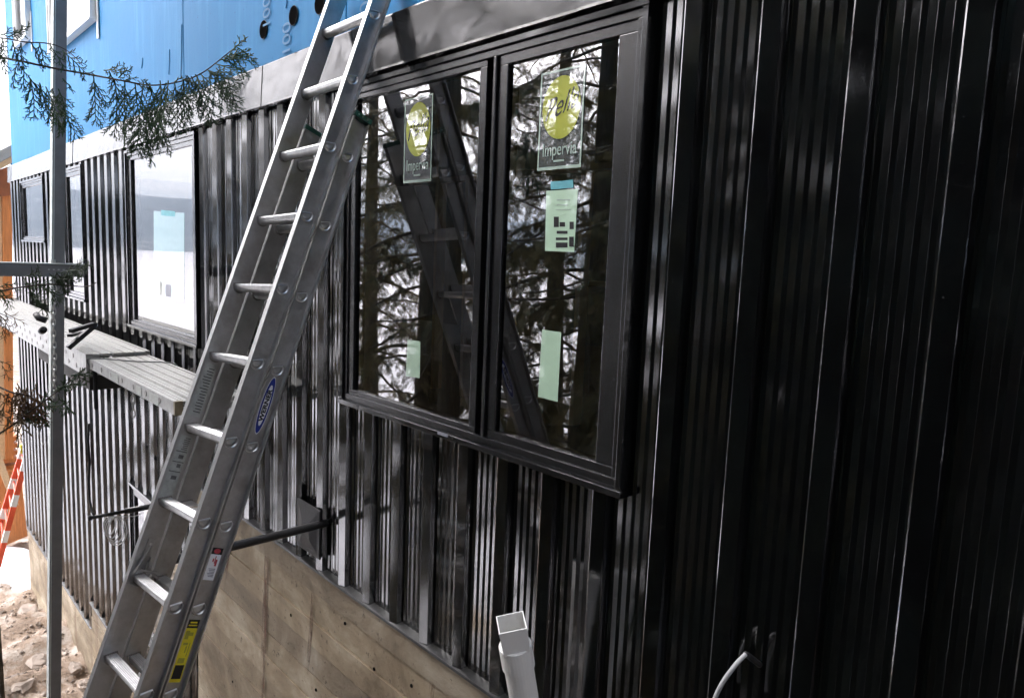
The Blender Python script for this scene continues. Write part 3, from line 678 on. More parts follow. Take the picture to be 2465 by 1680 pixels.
wq(8.155, 8.172, -.013, .013, .0016, 'caution_print', YELLOW); wq(8.19, 8.205, -.016, .016, .0016, 'caution_print', YELLOW)
for k, (a, b, n0, n1) in enumerate(((8.26, 8.36, .003, .017), (8.28, 8.32, -.012, .003), (8.40, 8.43, -.004, .014), (8.40, 8.56, -.012, -.009), (8.44, 8.52, -.004, .001), (8.58, 8.64, -.010, .014))): wq(a, b, n0, n1, .0012, 'caution_print', YELLOW_D)
# faded labels on the inner face of the far fly rail
def fq(t0, t1, n0, n1, out, name, mat):
    MB().add([lp(t0, SPAN - .0008 - out, n0), lp(t0, SPAN - .0008 - out, n1), lp(t1, SPAN - .0008 - out, n1), lp(t1, SPAN - .0008 - out, n0)], [(0, 1, 2, 3)]).build(name, mat, lad)
fq(5.12, 5.85, -.022, .026, 0, 'faded_label', FADED); fq(6.12, 6.95, -.022, .028, 0, 'faded_label', FADED)
for k in range(16): fq(5.18 + k * .04, 5.195 + k * .04, -.016, .006 + .014 * random.random(), .0005, 'label_print', FADED_D)
for k in range(7): fq(6.15 + k * .025, 6.16 + k * .025, -.016, .004 + .016 * random.random(), .0005, 'label_print', FADED_D)
for tt_, w_ in ((6.38, .02), (6.5, .015), (6.66, .022)): fq(tt_, tt_ + .05, -.012, -.012 + w_, .0005, 'label_pictogram', FADED_D)
for tt_ in (6.33, 6.47, 6.6): fq(tt_, tt_ + .012, -.02, .026, .0005, 'label_rule', FADED_D)
# rung locks on the fly rails
def lock(r0, sg, tt):
    lk = empty('rung_lock', tuple(lp(tt, r0, 0)), parent=lad)
    s = -sg
    def q(t_, n_, o_): return lp(t_, r0 + s * o_, n_)
    for pts, rd in (([(tt - .42, -.005, .006), (tt - .25, .012, .012), (tt - .05, .030, .016), (tt + .06, .026, .016), (tt + .1, .0, .016)], .006), ([(tt - .28, -.015, .010), (tt - .12, -.012, .016), (tt - .10, -.055, .016)], .005), ([(tt - .12, .01, .014), (tt - .10, -.03, .016), (tt - .02, -.07, .016), (tt + .02, -.085, .016)], .006)):
        MB().tube([q(*p) for p in pts], rd, 6).build('lock_arm', ALU, lk)
    MB().obox(q(tt - .36, 0, .004), DU * .045, LN * .014, LR * .003).build('lock_plate', ALU, lk); MB().tube([q(tt - .44, 0, .004), q(tt - .44, 0, .010)], .005, 8).build('rivet', ALU_BRIGHT, lk)
lock(SPAN, 1, 8); lock(.007, -1, 8); lock(SPAN, 1, 12)
rp = [lp(6.95, .30, BO - .03), lp(7.0, .22, BO + .015), lp(7.02, .12, BO + .02), lp(7.05, .05, BO - .02), lp(7.5, .03, BO - .045), lp(8.4, .05, BO - .05), lp(9.2, .08, BO - .04), lp(10.5, .10, BO - .05)]
MB().tube(smooth_pts(rp), .0055, 6).build('ladder_rope', plain('old_rope', (.34, .30, .24), .9), lad, smooth=True)
for k in range(3): MB().tube(smooth_pts([lp(7 + .03 * k, .28 - .05 * k, BO + .022), lp(6.95, .24 - .05 * k, BO), lp(7.05, .22 - .05 * k, BO - .022), lp(7.08, .26 - .05 * k, BO + .02)]), .005, 5).build('rope_turn', bpy.data.materials['old_rope'], lad, smooth=True)

KL = 1.2317                                  # one scene unit is 0.812 m until the whole scene is scaled at the end
lad.location = tuple(CAM + KL * (np.array(lad.location) - CAM)); lad.scale = (KL, KL, KL)

# ================================================================== SCAFFOLD
def pole_y(z): return -.855 + (z - .6) * .040      # the pole leans in at the top
pole = empty('scaffold_pole', (-7.125, pole_y(-5.4), -5.4), 'upright square aluminium scaffold pole at the left of the photo', 'scaffold pole')
zs = (-5.6, 4.2); hw = .045
def pole_face(name, pr, mat):
    MB().prism(pr, (-7.125, pole_y(zs[0]), zs[0]), XA, YA, nrm((0, pole_y(zs[1]) - pole_y(zs[0]), zs[1] - zs[0])), (zs[1] - zs[0]) * 1.0008).build(name, mat, pole)
pole_face('channel', [(-hw, -hw), (hw, -hw), (hw, hw), (-hw, hw)], POLE)
pole_face('lit_front_strip', [(-hw - .002, -hw - .006), (hw - .004, -hw - .006), (hw - .004, -hw - .0005), (-hw - .002, -hw - .0005)], POLE_L)
pole_face('edge_rib', [(hw + .0005, -hw + .004), (hw + .003, -hw + .004), (hw + .003, -hw + .010), (hw + .0005, -hw + .010)], POLE_L)
# horizontal arm of the pump jack, running out from the pole
za = -.245
arm = empty('crossbeam', (-7.0, -.9, za), 'dark horizontal crossbeam clamped across the scaffold pole', 'crossbeam')
MB().box((-7.078, -1.9, za - .052), (-7.002, -.715, za + .05)).build('beam', POLE, arm, bevel=.004)
MB().box((-7.09, -1.9, za + .052), (-6.996, -.71, za + .062)).build('top_flange', POLE_L, arm)
MB().tube([(-7.06, -.93, za + .062), (-7.06, -.93, za + .09)], .018, 10).build('bolt_head', CHAIN, arm)
for k in range(5): MB().box((-7.0, -.98 + k * .035, za + .004), (-6.9985, -.965 + k * .035, za + .014)).build('stamped_mark', FADED, arm)
brk = empty('jack_bracket', (-7.05, -.6, -.98), 'black folding iron bracket between the scaffold pole and the wall', 'bracket')
ye = -.56; tip = at_y(226, 782, ye)
for q0, q1, rr in (((170, 797), (226, 780), .017), ((164, 838), (226, 785), .020), ((168, 808), (200, 800), .012)):
    a, b = at_y(*q0, -.78), at_y(*q1, ye); d_ = nrm(b - a); sd_ = nrm(np.cross(d_, ZA))
    MB().obox((a + b) / 2, d_ * np.linalg.norm(b - a) / 2, sd_ * .022, np.cross(sd_, d_) * rr).build('bar', BLKMET, brk, bevel=.003)
MB().tube([tip + np.array([-.03, 0, 0]), tip + np.array([.035, 0, 0])], .022, 10).build('pivot', BLKMET, brk)
# planks
def plank(nm, x0, x1, y0, y1, zt, th, label, rows):
    pk = empty(nm, ((x0 + x1) / 2, (y0 + y1) / 2, zt - th), label, 'plank', 'scaffold planks')
    nb = 5; bw = (y1 - y0 - .05) / nb
    for k in range(nb):
        a = y0 + .025 + k * bw
        MB().box((x0, a + .006, zt - .03), (x1, a + bw - .006, zt - .004)).build('deck_board', PLANK, pk, bevel=.003)
        mb = MB()
        for j in range(3): mb.box((x0, a + .014 + j * (bw - .03) / 2 - .003, zt - .004), (x1, a + .014 + j * (bw - .03) / 2 + .003, zt - .0005))
        mb.build('grip_rib', PLANK, pk)
    for yy, s in ((y0, 1), (y1, -1)):
        MB().prism([(0, 0), (0, -th), (.035 * s, -th), (.035 * s, -th + .005), (.005 * s, -th + .005), (.005 * s, -.008), (.024 * s, -.004), (.024 * s, 0)], (x0, yy, zt), YA, ZA, XA, x1 - x0).build('side_rail', PLANK, pk)
    mb0 = None
    n = int((x1 - x0) / .30)
    for r in range(rows):
        for k in range(n):
            xx = x0 + .1 + .30 * k + .11 * r; zz = zt - th * (.35 + .38 * r) if rows > 1 else zt - th * .5
            if mb0 is None:
                mb0 = MB().tube([(0, .001, 0), (0, -.004, 0)], .021, 12).build('rivet', ALU_DARK, None, origin=(0, 0, 0)); mb0.location = (xx, y0, zz); adopt(mb0, pk); continue
            o = bpy.data.objects.new('rivet', mb0.data); COL.objects.link(o); o.location = (xx, y0, zz); adopt(o, pk)
    for xx in (x0, x1):
        MB().box((xx - .006, y0 + .03, zt - th + .006), (xx + .006, y1 - .03, zt - th * .45)).build('end_channel', PLANK, pk)
        MB().box((xx - .012, y0 - .002, zt - th - .002), (xx + .012, y0 + .05, zt + .001)).build('end_cap', TANCAP if xx == x1 and rows == 1 else PLANK, pk)
    return pk
pr_ = plank('aluminium_plank', -7.0, -4.80, -.70, -.215, -1.0, .09, 'aluminium scaffold plank ending just behind the ladder', 1)
for a, b in ((-5.32, -5.12), (-5.62, -5.5), (-6.35, -6.1)): MB().box((a, -.7035, -1.085), (b, -.7005, -1.02)).build('worn_label', FADED, pr_)
pl_ = plank('aluminium_plank', -14.2, -7.03, -.72, -.20, -.965, .20, 'deeper aluminium scaffold plank running left past the pole', 2)
MB().tube(smooth_pts([(-6.97, -.71, -1.16), (-6.95, -.715, -1.06), (-6.93, -.705, -.992), (-6.6, -.45, -.99), (-6.35, -.21, -.99), (-6.33, -.2, -1.05)]), .006, 6).build('strap', FADED_D, smooth=True, label='thin dark strap tied over the end of the plank by the pole', cat='strap')
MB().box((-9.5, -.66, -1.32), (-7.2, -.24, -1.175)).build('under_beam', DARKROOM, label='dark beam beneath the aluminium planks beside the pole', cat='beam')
MB().tube([(-7.0, -.66, -1.1), (-6.99, -.66, -1.45)], .018, 8).build('hanger_rod', BLKMET, label='short black rod hanging under the plank end beside the pole', cat='rod')
# chains
def chain(pts, label, r=.013, nm='chain'):
    ch = empty(nm, tuple(pts[-1]), label, 'chain'); base = None; pts = [np.asarray(p) for p in pts]
    L = sum(np.linalg.norm(b - a) for a, b in zip(pts[:-1], pts[1:])); n = int(L / (r * 2.3))
    acc = np.cumsum([0] + [np.linalg.norm(b - a) for a, b in zip(pts[:-1], pts[1:])])
    for k in range(n):
        s_ = (k + .5) / n * L; j = max(0, np.searchsorted(acc, s_) - 1); f_ = (s_ - acc[j]) / (acc[j + 1] - acc[j]); c = pts[j] * (1 - f_) + pts[j + 1] * f_
        if base is None:
            base = {}
            for m_ in (0, 1):
                lat = XA if m_ else YA
                ring = [lat * r * .75 * math.cos(a) + ZA * r * 1.6 * math.sin(a) for a in np.linspace(0, 2 * math.pi, 13)]
                base[m_] = MB().tube(ring, r * .26, 5, caps=False).build('link', CHAIN, None, origin=(0, 0, 0), smooth=True).data
        o = None
        for ob in bpy.data.objects:
            pass
        o = bpy.data.objects.new('link', base[k % 2]); COL.objects.link(o); o.location = tuple(map(float, c)); adopt(o, ch)
    for m_ in (0, 1):
        for ob in [x for x in COL.objects if x.type == 'MESH' and x.data == base[m_] and x.parent is None]: bpy.data.objects.remove(ob)
    return ch
chain([at_y(131, 690, -.99), at_y(128, 780, -.99), at_y(131, 860, -1.0), at_y(130, 955, -1.0)], 'thin zinc chain hanging down the front of the scaffold pole', .02)
chain([at_y(320, 952, -.60), at_y(321, 1004, -.60)], 'short chain dangling below the aluminium plank', .02)
chain([at_y(205, 893, -.72), at_y(165, 935, -.74)], 'short slack chain between scaffold pole and plank end', .018)
c0 = at_y(108, 765, -.93)
cl_ = empty('black_clamp', tuple(c0), 'small black clamp fixed on the left edge of the scaffold pole', 'clamp')
MB().tube([c0 + (-.03, -.06, .03), c0 + (.02, -.05, 0), c0 + (.05, 0, -.02)], .028, 8).build('jaw', BLKMET, cl_, smooth=True); MB().tube([c0 + (.0, -.03, -.12), c0 + (.05, -.02, -.10)], .03, 10).build('knob', BLKMET, cl_, smooth=True)

# ================================================================== FAR LEFT: timber porch, ladder, snow, rocks
XP = -18.2
porch = empty('timber_porch', (XP, .3, -6.5), 'orange stained timber porch beyond the far corner of the house', 'porch')
def prect(x, p, name, mat, depth=.3):
    V = [at_x(a, b, x) for a, b in p]; V2 = [v_ + np.array([-depth, 0, 0]) for v_ in V]; n = len(V)
    return MB().add(V + V2, [tuple(range(n)), tuple(range(2 * n - 1, n - 1, -1))] + [(i, n + i, n + (i + 1) % n, (i + 1) % n) for i in range(n)]).build(name, mat, porch)
prect(XP, [(6, 470), (29, 470), (33, 1105), (14, 1105)], 'post', TIMBER, .22)
prect(XP + .1, [(-60, 430), (37, 395), (37, 470), (-60, 478)], 'beam', TIMBER_D, .25)
prect(XP - .1, [(-60, 478), (3, 472), (13, 1105), (-40, 1105)], 'side_board', LUMBER, .12)
prect(XP + .9, [(-60, 440), (38, 388), (38, 372), (-60, 424)], 'rafter', LUMBER, .6)
prect(XP + 1.0, [(-60, 424), (38, 371), (38, 344), (-60, 392)], 'roof_edge', ROOFM, .9)
for k in range(5): prect(XP - .2, [(-40, 1062 + k * 17), (42, 1050 + k * 17), (42, 1060 + k * 17), (-40, 1072 + k * 17)], 'deck_board', TIMBER, .6)
prect(XP, [(-30, 1130), (50, 1135), (66, 1290), (-30, 1330)], 'skirt_panel', TIMBER, .5)
prect(XP + .3, [(-30, 1060), (-8, 1060), (45, 1215), (30, 1215)], 'stair_stringer', LUMBER, .08)
# striped ladder
sl_ = empty('striped_ladder', tuple(at_x(0, 1330, -16.2)), 'red and white striped ladder leaning by the far corner', 'ladder')
def striped(p0, p1, x, nseg, wd):
    a, b = at_x(*p0, x), at_x(*p1, x); d_ = nrm(b - a); L = np.linalg.norm(b - a); side = nrm(np.cross(d_, XA))
    for k in range(nseg):
        c = a + d_ * L * (k + .5) / nseg
        MB().obox(c, d_ * L / nseg / 2, side * wd / 2, XA * .03).build('rail_segment', RED if k % 3 != 1 else WHITEP, sl_)
    return a, b
a0, b0 = striped((-25, 1345), (56, 1080), -16.2, 11, .10); a1, b1 = striped((-20, 1420), (62, 1105), -15.7, 11, .09)
MB().obox(b0, XA * .04, YA * .05, ZA * .08).build('yellow_tip', YELLOW, sl_)
for q in np.linspace(.1, .95, 8): MB().tube([a0 + (b0 - a0) * q, a1 + (b1 - a1) * q], .018, 6).build('rung', RED, sl_)
# snow bank beside the foundation
n = 26; V = []; Fq = []
cs = at_z(30, 1360, -6.6)
for j in range(n):
    for i in range(n):
        u_, v_ = i / (n - 1) * 2 - 1, j / (n - 1) * 2 - 1; rr = math.hypot(u_, v_)
        x, y = cs[0] + u_ * 2.4, cs[1] + v_ * .55
        V.append((x, y, float(zg(np.array(x), np.array(y))) - .12 + .42 * max(0, 1 - rr * rr) + .05 * math.sin(5 * u_ + 3 * v_)))
for j in range(n - 1):
    for i in range(n - 1): Fq.append((j * n + i, j * n + i + 1, (j + 1) * n + i + 1, (j + 1) * n + i))
MB().add(V, Fq).build('snow_bank', SNOW, smooth=True, label='bank of old snow on the dirt by the far corner', cat='snow', kind='stuff')
def rock(c, s, seed):
    r = np.random.default_rng(seed); V = []; Fq = []; nu, nv = 9, 6
    for j in range(nv + 1):
        for i in range(nu):
            th, ph = 2 * math.pi * i / nu, math.pi * j / nv
            d_ = np.array([math.cos(th) * math.sin(ph), math.sin(th) * math.sin(ph), math.cos(ph)])
            k = 1 + .22 * r.normal() * (0 < j < nv); V.append(np.asarray(c) + d_ * np.asarray(s) * max(.6, min(k, 1.4)))
    for j in range(nv):
        for i in range(nu): Fq.append((j * nu + i, (j + 1) * nu + i, (j + 1) * nu + (i + 1) % nu, j * nu + (i + 1) % nu))
    return MB().add(V, Fq)
rocks = [((30, 1545), .5, .3, .14, 'flat grey rock slab near the left edge of the dirt'), ((70, 1470), .42, .2, .1, 'flat slab of rock below the snow bank'), ((90, 1580), .28, .2, .12, 'rounded stone left of the pole foot'),
         ((45, 1640), .3, .22, .12, 'stone at the bottom left of the dirt'), ((180, 1600), .16, .12, .09, 'small stone right of the pole foot'), ((205, 1640), .14, .12, .1, 'small stone in the rubble by the ladder'), ((165, 1560), .13, .1, .07, 'pebble beside the foundation by the pole'), ((160, 1650), .2, .14, .1, 'broken stone in the rubble at the pole')]
for k, ((px, py), a, b, c, lb) in enumerate(rocks[:6]):
    r = ray(px, py); tt = 1.0
    for _ in range(60):
        P = CAM + r * tt / 1720; dz = P[2] - float(zg(P[0], P[1]))
        if abs(dz) < .01: break
        tt += dz * .8
    P = CAM + r * tt / 1720
    rock(P - np.array([0, 0, c * .25]), (a * .9, b * .7, c * .45), 40 + k).build('rock', ROCK, label=lb, cat='rock', group='loose rocks in the dirt')
# rubble too fine to count
tmpl = np.array([(1, 0, 0), (-.6, .8, 0), (-.6, -.8, 0), (0, 0, .9)]); TF = np.array([(0, 1, 3), (1, 2, 3), (2, 0, 3), (0, 2, 1)])
N = 4200; xs = RNG.uniform(-16, -7.5, N); ys_ = RNG.uniform(-2.4, -.05, N); zz = zg(xs, ys_) + vnoise(xs, ys_, 3) * 1.0; S = RNG.gamma(1.6, .010, N)
ang = RNG.uniform(0, 6.3, N); Vt = np.stack([tmpl[:, 0] * np.cos(ang)[:, None] - tmpl[:, 1] * np.sin(ang)[:, None], tmpl[:, 0] * np.sin(ang)[:, None] + tmpl[:, 1] * np.cos(ang)[:, None], np.repeat(tmpl[None, :, 2], N, 0)], -1) * S[:, None, None]
Vt += np.stack([xs, ys_, zz], -1)[:, None, :]
np_mesh('rubble', Vt.reshape(-1, 3), (TF[None] + 4 * np.arange(N)[:, None, None]).reshape(-1, 3), [ROCK], label='fine stone rubble scattered along the foundation', cat='rubble', kind='stuff')
cpts = [(-20, 1462), (20, 1445), (50, 1424), (78, 1398)]
MB().tube(smooth_pts([at_z(a, b, -6.45) for a, b in cpts]), .02, 6).build('yellow_cord', YCORD, smooth=True, label='yellow cord lying across the dirt at the left edge', cat='cord')
MB().tube([at_y(8, 1700, -1.5), at_y(2, 1600, -1.5), at_y(-2, 1505, -1.5)], [.016, .014, .008], 8).build('dark_stake', BARK, smooth=True, label='dark stake poking up at the bottom left corner', cat='stake')
# things seen mirrored in the wide window
mb = MB(); tx = np.array([-17.0, -10.5]); tz = float(zg(tx[0], tx[1]))
mb.add([(tx[0] - 1, tx[1] - .6, tz), (tx[0] + 1, tx[1] - .6, tz), (tx[0] + 1, tx[1] + .6, tz), (tx[0] - 1, tx[1] + .6, tz), (tx[0] - .7, tx[1], tz + .9), (tx[0] + .7, tx[1] + .1, tz + .8)], [(0, 1, 5, 4), (2, 3, 4, 5), (1, 2, 5), (3, 0, 4), (3, 2, 1, 0)])
mb.build('tarped_pile', TARP, label='pile under a blue tarp on the snow, mirrored in the wide window', cat='tarp')

lb_ = empty('lumber_stack', (-9.6, -6.1, float(zg(-9.6, -6.1))), 'small stack of orange boards on the snow, mirrored low in the left pane', 'lumber')
for i in range(3):
    for j in range(3): MB().box((-10.3, -6.3 + .16 * j, float(zg(-9.6, -6.1)) + .02 + .06 * i), (-8.9, -6.15 + .16 * j, float(zg(-9.6, -6.1)) + .075 + .06 * i)).build('board', LUMBER, lb_)

# ================================================================== TREES
def spray_template(wl=.036, pairs=7):
    V = []; Fq = []
    def leaf(p, d, L, wd):
        d = nrm(d); s = nrm(np.cross(d, [0, 0, 1.]) + 1e-6); b = len(V)
        V.extend([p, p + d * L * .45 + s * wd, p + d * L, p + d * L * .45 - s * wd]); Fq.append((b, b + 1, b + 2, b + 3))
    leaf(np.zeros(3), np.array([1., 0, 0]), 1.0, .030)
    for k in range(pairs):
        x = .08 + .82 * k / pairs; L = .48 * (1 - .5 * k / pairs)
        for s in (-1, 1):
            leaf(np.array([x + .03 * s, 0, 0]), np.array([.72, .70 * s, .05]), L, wl)
    return np.array(V), np.array(Fq)
ST_V, ST_F = spray_template(); SF_V, SF_F = spray_template(.021, 9)
def place_sprays(P, Dv, Nv, L, ST_V, ST_F):
    P = np.asarray(P); Dv = np.asarray(Dv); L = np.asarray(L)
    Dv = Dv / np.linalg.norm(Dv, axis=1)[:, None]; Nv = np.asarray(Nv); Nv = Nv - Dv * (Nv * Dv).sum(1)[:, None]; Nv = Nv / (np.linalg.norm(Nv, axis=1)[:, None] + 1e-9); Bv = np.cross(Nv, Dv)
    V = P[:, None, :] + L[:, None, None] * (ST_V[None, :, 0, None] * Dv[:, None] + ST_V[None, :, 1, None] * Bv[:, None] + ST_V[None, :, 2, None] * Nv[:, None])
    Fq = ST_F[None] + len(ST_V) * np.arange(len(P))[:, None, None]
    return V.reshape(-1, 3), Fq.reshape(-1, 4)
def cedar(name, base, top, r0, h0, label, seed, limb_len=3.0, nlimb=46, hmax=1.0, bare=0, dens=1.0, mat=LEAF, sp=(.13, .25), step=.10):
    r = np.random.default_rng(seed); base = np.asarray(base, float); top = np.asarray(top, float); tr_ = empty(name, tuple(base), label, 'tree', 'cedar trees on the lake side of the house')
    Ht = np.linalg.norm(top - base); q = np.linspace(0, 1, 16)
    wob = np.stack([.10 * np.sin(q * 5 + seed), .10 * np.cos(q * 4 + seed), 0 * q], -1) * r0 * 3
    pts = [base + (top - base) * t_ + w_ for t_, w_ in zip(q, wob)]; rad = [r0 * (1.35 if t_ == 0 else 1) * (1 - .9 * t_ ** 1.1) + .01 for t_ in q]
    mb = MB(); mb.tube(pts, rad, 14); mb.build('trunk', BARK, tr_, smooth=True)
    limbs = MB(); SP, SD, SN, SL_ = [], [], [], []
    for k in range(nlimb):
        f_ = (k + r.uniform(0, 1)) / nlimb; hq = (h0 + (Ht - h0) * f_ * hmax) / Ht
        o = base + (top - base) * hq; az = k * 2.4 + r.normal() * .4; L = limb_len * (1 - .75 * hq) * r.uniform(.65, 1.15) + .3
        out = np.array([math.cos(az), math.sin(az), 0]); n = 10; P = [o]
        up0 = r.uniform(-.15, .35)
        for j in range(1, n + 1):
            u_ = j / n; P.append(o + out * L * u_ + np.array([0, 0, L * (up0 * u_ - .55 * u_ ** 1.6 + .22 * u_ ** 4)]) + r.normal(size=3) * .02 * L * .3)
        P = np.array(P)
        if in_view(P, 120).any(): continue
        limbs.tube(P, [.010 + .022 * L / 3 * (1 - j / n) for j in range(n + 1)], 5)
        if r.uniform() < bare: continue
        ns = int(L * 30 * dens)
        for s_ in range(ns):
            u_ = r.uniform(.16, 1.0); j = min(int(u_ * n), n - 1); c = P[j] + (P[j + 1] - P[j]) * (u_ * n - j)
            sd_ = -1 if s_ % 2 else 1; lat = np.array([-out[1], out[0], 0]) * sd_
            BL = (.35 + .55 * (1 - abs(u_ - .45))) * r.uniform(.4, 1.1) * min(1, L / 2.2) * .8
            bd = nrm(lat * r.uniform(.5, 1) + out * r.uniform(.1, .8) + np.array([0, 0, r.uniform(-.5, .1)]))
            m = max(2, int(BL / step))
            for e_ in range(m):
                t_ = (e_ + .6) / m; pt = c + bd * BL * t_ + np.array([0, 0, -.35 * BL * t_ * t_])
                dd = nrm(bd * .55 + np.array([0, 0, -.65 * t_ - .25]) + r.normal(size=3) * .28)
                SP.append(pt); SD.append(dd); SN.append(r.normal(size=3) * .5 + lat + np.array([0, 0, .4])); SL_.append(r.uniform(*sp))
    if limbs.v: limbs.build('limbs', BARK, tr_, smooth=True)
    if SP:
        tv, tf = (SF_V, SF_F) if sp[0] < .12 else (ST_V, ST_F); V, Fq = place_sprays(SP, SD, SN, SL_, tv, tf)
        keep = ~in_view(np.array(SP), 40); kf = np.repeat(keep, len(tf)); Fq = Fq[kf]
        np_mesh('crown', V, Fq, [mat], tr_)
    return tr_
GYM = .0
def mirror_pt(px, py, path):                 # point seen mirrored in the glass at a given path length
    r = nrm(ray(px, py)); k = (GYM + D) / r[1]; h = CAM + r * k; q = np.array([r[0], -r[1], r[2]]); return h + q * (path - k)
def gnd(P): return np.array([P[0], P[1], float(zg(P[0], P[1])) - .1])
def copy_tree(root, base, rz, k, label):
    r = root.copy(); COL.objects.link(r); r.location = tuple(map(float, base)); r.rotation_euler = (0, 0, rz); r.scale = (k, k, k); r['label'] = label
    for ch in root.children:
        c = ch.copy(); COL.objects.link(c); c.parent = r; c.matrix_parent_inverse = ch.matrix_parent_inverse.copy()
    return r
b1_ = gnd(mirror_pt(1040, 900, 12.0)); t1o = cedar('cedar_tree', b1_, b1_ + np.array([.1, .1, 15]), .25, 3.2, 'straight cedar trunk mirrored in the left pane of the wide window', 11, 3.8, 60, dens=.95, sp=(.09, .16), step=.075)
b3_ = gnd(mirror_pt(1090, 900, 10.6)); cedar('cedar_tree', b3_, b3_ + np.array([-.25, .1, 15]), .20, 4.2, 'second mossy trunk close beside the straight cedar', 13, 2.8, 34, dens=.5, sp=(.09, .16), step=.075)
b2_ = gnd(np.array([-4.1, -4.6, 0])); cedar('cedar_tree', b2_, b2_ + np.array([-.5, -.3, 14]), .23, 2.4, 'leaning dark cedar nearest to the wide window', 23, 3.2, 54, dens=.8, sp=(.09, .16), step=.075)
bA = gnd(np.array([-1.6, -5.6, 0])); tA = cedar('cedar_tree', bA, bA + np.array([.3, -.2, 15.5]), .27, 1.0, 'thick cedar opposite the right end of the cladding', 43, 3.4, 84, dens=.52, mat=LEAF_D, sp=(.24, .40))
bB = gnd(np.array([1.2, -5.2, 0])); tB = cedar('cedar_tree', bB, bB + np.array([-.2, .2, 15]), .25, .9, 'low branched cedar facing the dark right end', 47, 3.4, 84, dens=.52, mat=LEAF_D, sp=(.24, .40))
for src, x, y, rz, k, lb in (((t1o, -5.0, -6.6, 4.2, .95, 'dense cedar between the leaning one and the second row'), (tA, -3.4, -7.6, 1.3, 1.0, 'bushy cedar in the second row behind the photographer'), (tB, -.4, -7.8, 2.1, 1.05, 'cedar in the second row opposite the right end'), (tA, 3.4, -6.0, 3.4, 1.0, 'rightmost cedar of the front row on the lake side'),
        (tB, 2.6, -8.6, .7, 1.1, 'cedar at the right end of the second row'), (tA, -2.0, -10.4, 4.4, 1.1, 'cedar in the back row nearest the lake'), (tB, 1.0, -10.8, 5.2, 1.1, 'cedar in the back row opposite the right end'), (tA, 5.6, -7.6, 2.7, 1.1, 'outermost cedar to the right of the row'), (tB, -6.0, -10.5, 3.0, .95, 'cedar in the back row beyond the leaning one'), (t1o, -8.2, -6.6, 1.9, .9, 'feathery cedar mirrored at the right pane of the wide window'), (t1o, gnd(mirror_pt(905, 900, 15.0))[0], gnd(mirror_pt(905, 900, 15.0))[1], .8, .92, 'feathery cedar mirrored at the left edge of the wide window'), (t1o, gnd(mirror_pt(1400, 900, 10.5))[0], gnd(mirror_pt(1400, 900, 10.5))[1], 5.0, .97, 'feathery cedar mirrored at the right edge of the wide window'), (tA, 8.4, -5.0, .4, 1.1, 'added unseen cedar darkening reflections, far right of the lake side'), (tB, 11.5, -7.0, 1.4, 1.15, 'added unseen cedar darkening reflections, farthest right of the house'), (tA, 7.6, -9.5, 5.5, 1.15, 'added unseen cedar darkening reflections, back row at the far right')) + tuple((tA if i % 2 else tB, -8.0 + 4.4 * i, -13.5 - 1.4 * (i % 3), 1.7 * i, 1.2, 'added unseen cedar darkening reflections deep in the wood, %s from the left' % ('first', 'second', 'third', 'fourth', 'fifth', 'sixth', 'seventh', 'eighth')[i]) for i in range(5))):  # deep row and far-right cedars are added to darken the cladding's reflections
    copy_tree(src, gnd(np.array([x, y, 0])), rz, k, lb)

# ---------------------------------------------------------------- the near sprays hanging into view on the left
class Twigs:
    def __init__(s): s.V = []; s.F = []
    def seg(s, a, b, ra, rb):
        d = b - a; n = np.linalg.norm(d)
        if n < 1e-6: return
        d = d / n; u_ = np.cross(d, FWD); 
        if np.linalg.norm(u_) < 1e-3: u_ = RIGHT
        u_ = nrm(u_); v_ = np.cross(d, u_); k = len(s.V)
        for p, r in ((a, ra), (b, rb)):
            for c, e_ in ((1, 0), (-.5, .87), (-.5, -.87)): s.V.append(p + r * (u_ * c + v_ * e_))
        s.F += [(k, k + 1, k + 4, k + 3), (k + 1, k + 2, k + 5, k + 4), (k + 2, k, k + 3, k + 5)]
    def poly(s, P, r0, r1):
        for i in range(len(P) - 1): s.seg(P[i], P[i + 1], r0 + (r1 - r0) * i / (len(P) - 1), r0 + (r1 - r0) * (i + 1) / (len(P) - 1))
    def frond(s, o, d, L, pl, r, wd=.0021, depth=2):
        d = nrm(d); n = 9; P = [np.asarray(o)]; cur = d.copy()
        for i in range(n):
            cur = nrm(cur + np.array([0, 0, -.045]) + r.normal(size=3) * .07); P.append(P[-1] + cur * L / n)
        s.poly(P, wd * 1.15, wd * .55)
        m = max(4, int(L / .0165))
        for k in range(m):
            u_ = .08 + .9 * k / m; j = min(int(u_ * n), n - 1); c = P[j] + (P[j + 1] - P[j]) * (u_ * n - j); dd = nrm(P[j + 1] - P[j]); lat = nrm(np.cross(dd, pl)) * (1 if k % 2 else -1)
            l2 = L * .40 * (math.sin(math.pi * (.18 + .78 * u_)) ** .7) * r.uniform(.55, 1.1)
            sd2 = nrm(dd * .78 + lat * .62 + r.normal(size=3) * .10)
            Q = [c, c + sd2 * l2 * .55, c + nrm(sd2 + np.array([0, 0, -.2])) * l2]; s.poly(Q, wd, wd * .5)
            if depth > 1 and l2 > .02:
                m2_ = max(2, int(l2 / .012))
                for e_ in range(m2_):
                    t_ = .25 + .7 * e_ / m2_; cc = c + sd2 * l2 * t_; la = nrm(np.cross(sd2, pl)) * (1 if e_ % 2 else -1)
                    s.seg(cc, cc + nrm(sd2 * .8 + la * .6 + r.normal(size=3) * .12) * r.uniform(.010, .022) * (1.2 - .4 * t_), wd * .95, wd * .5)
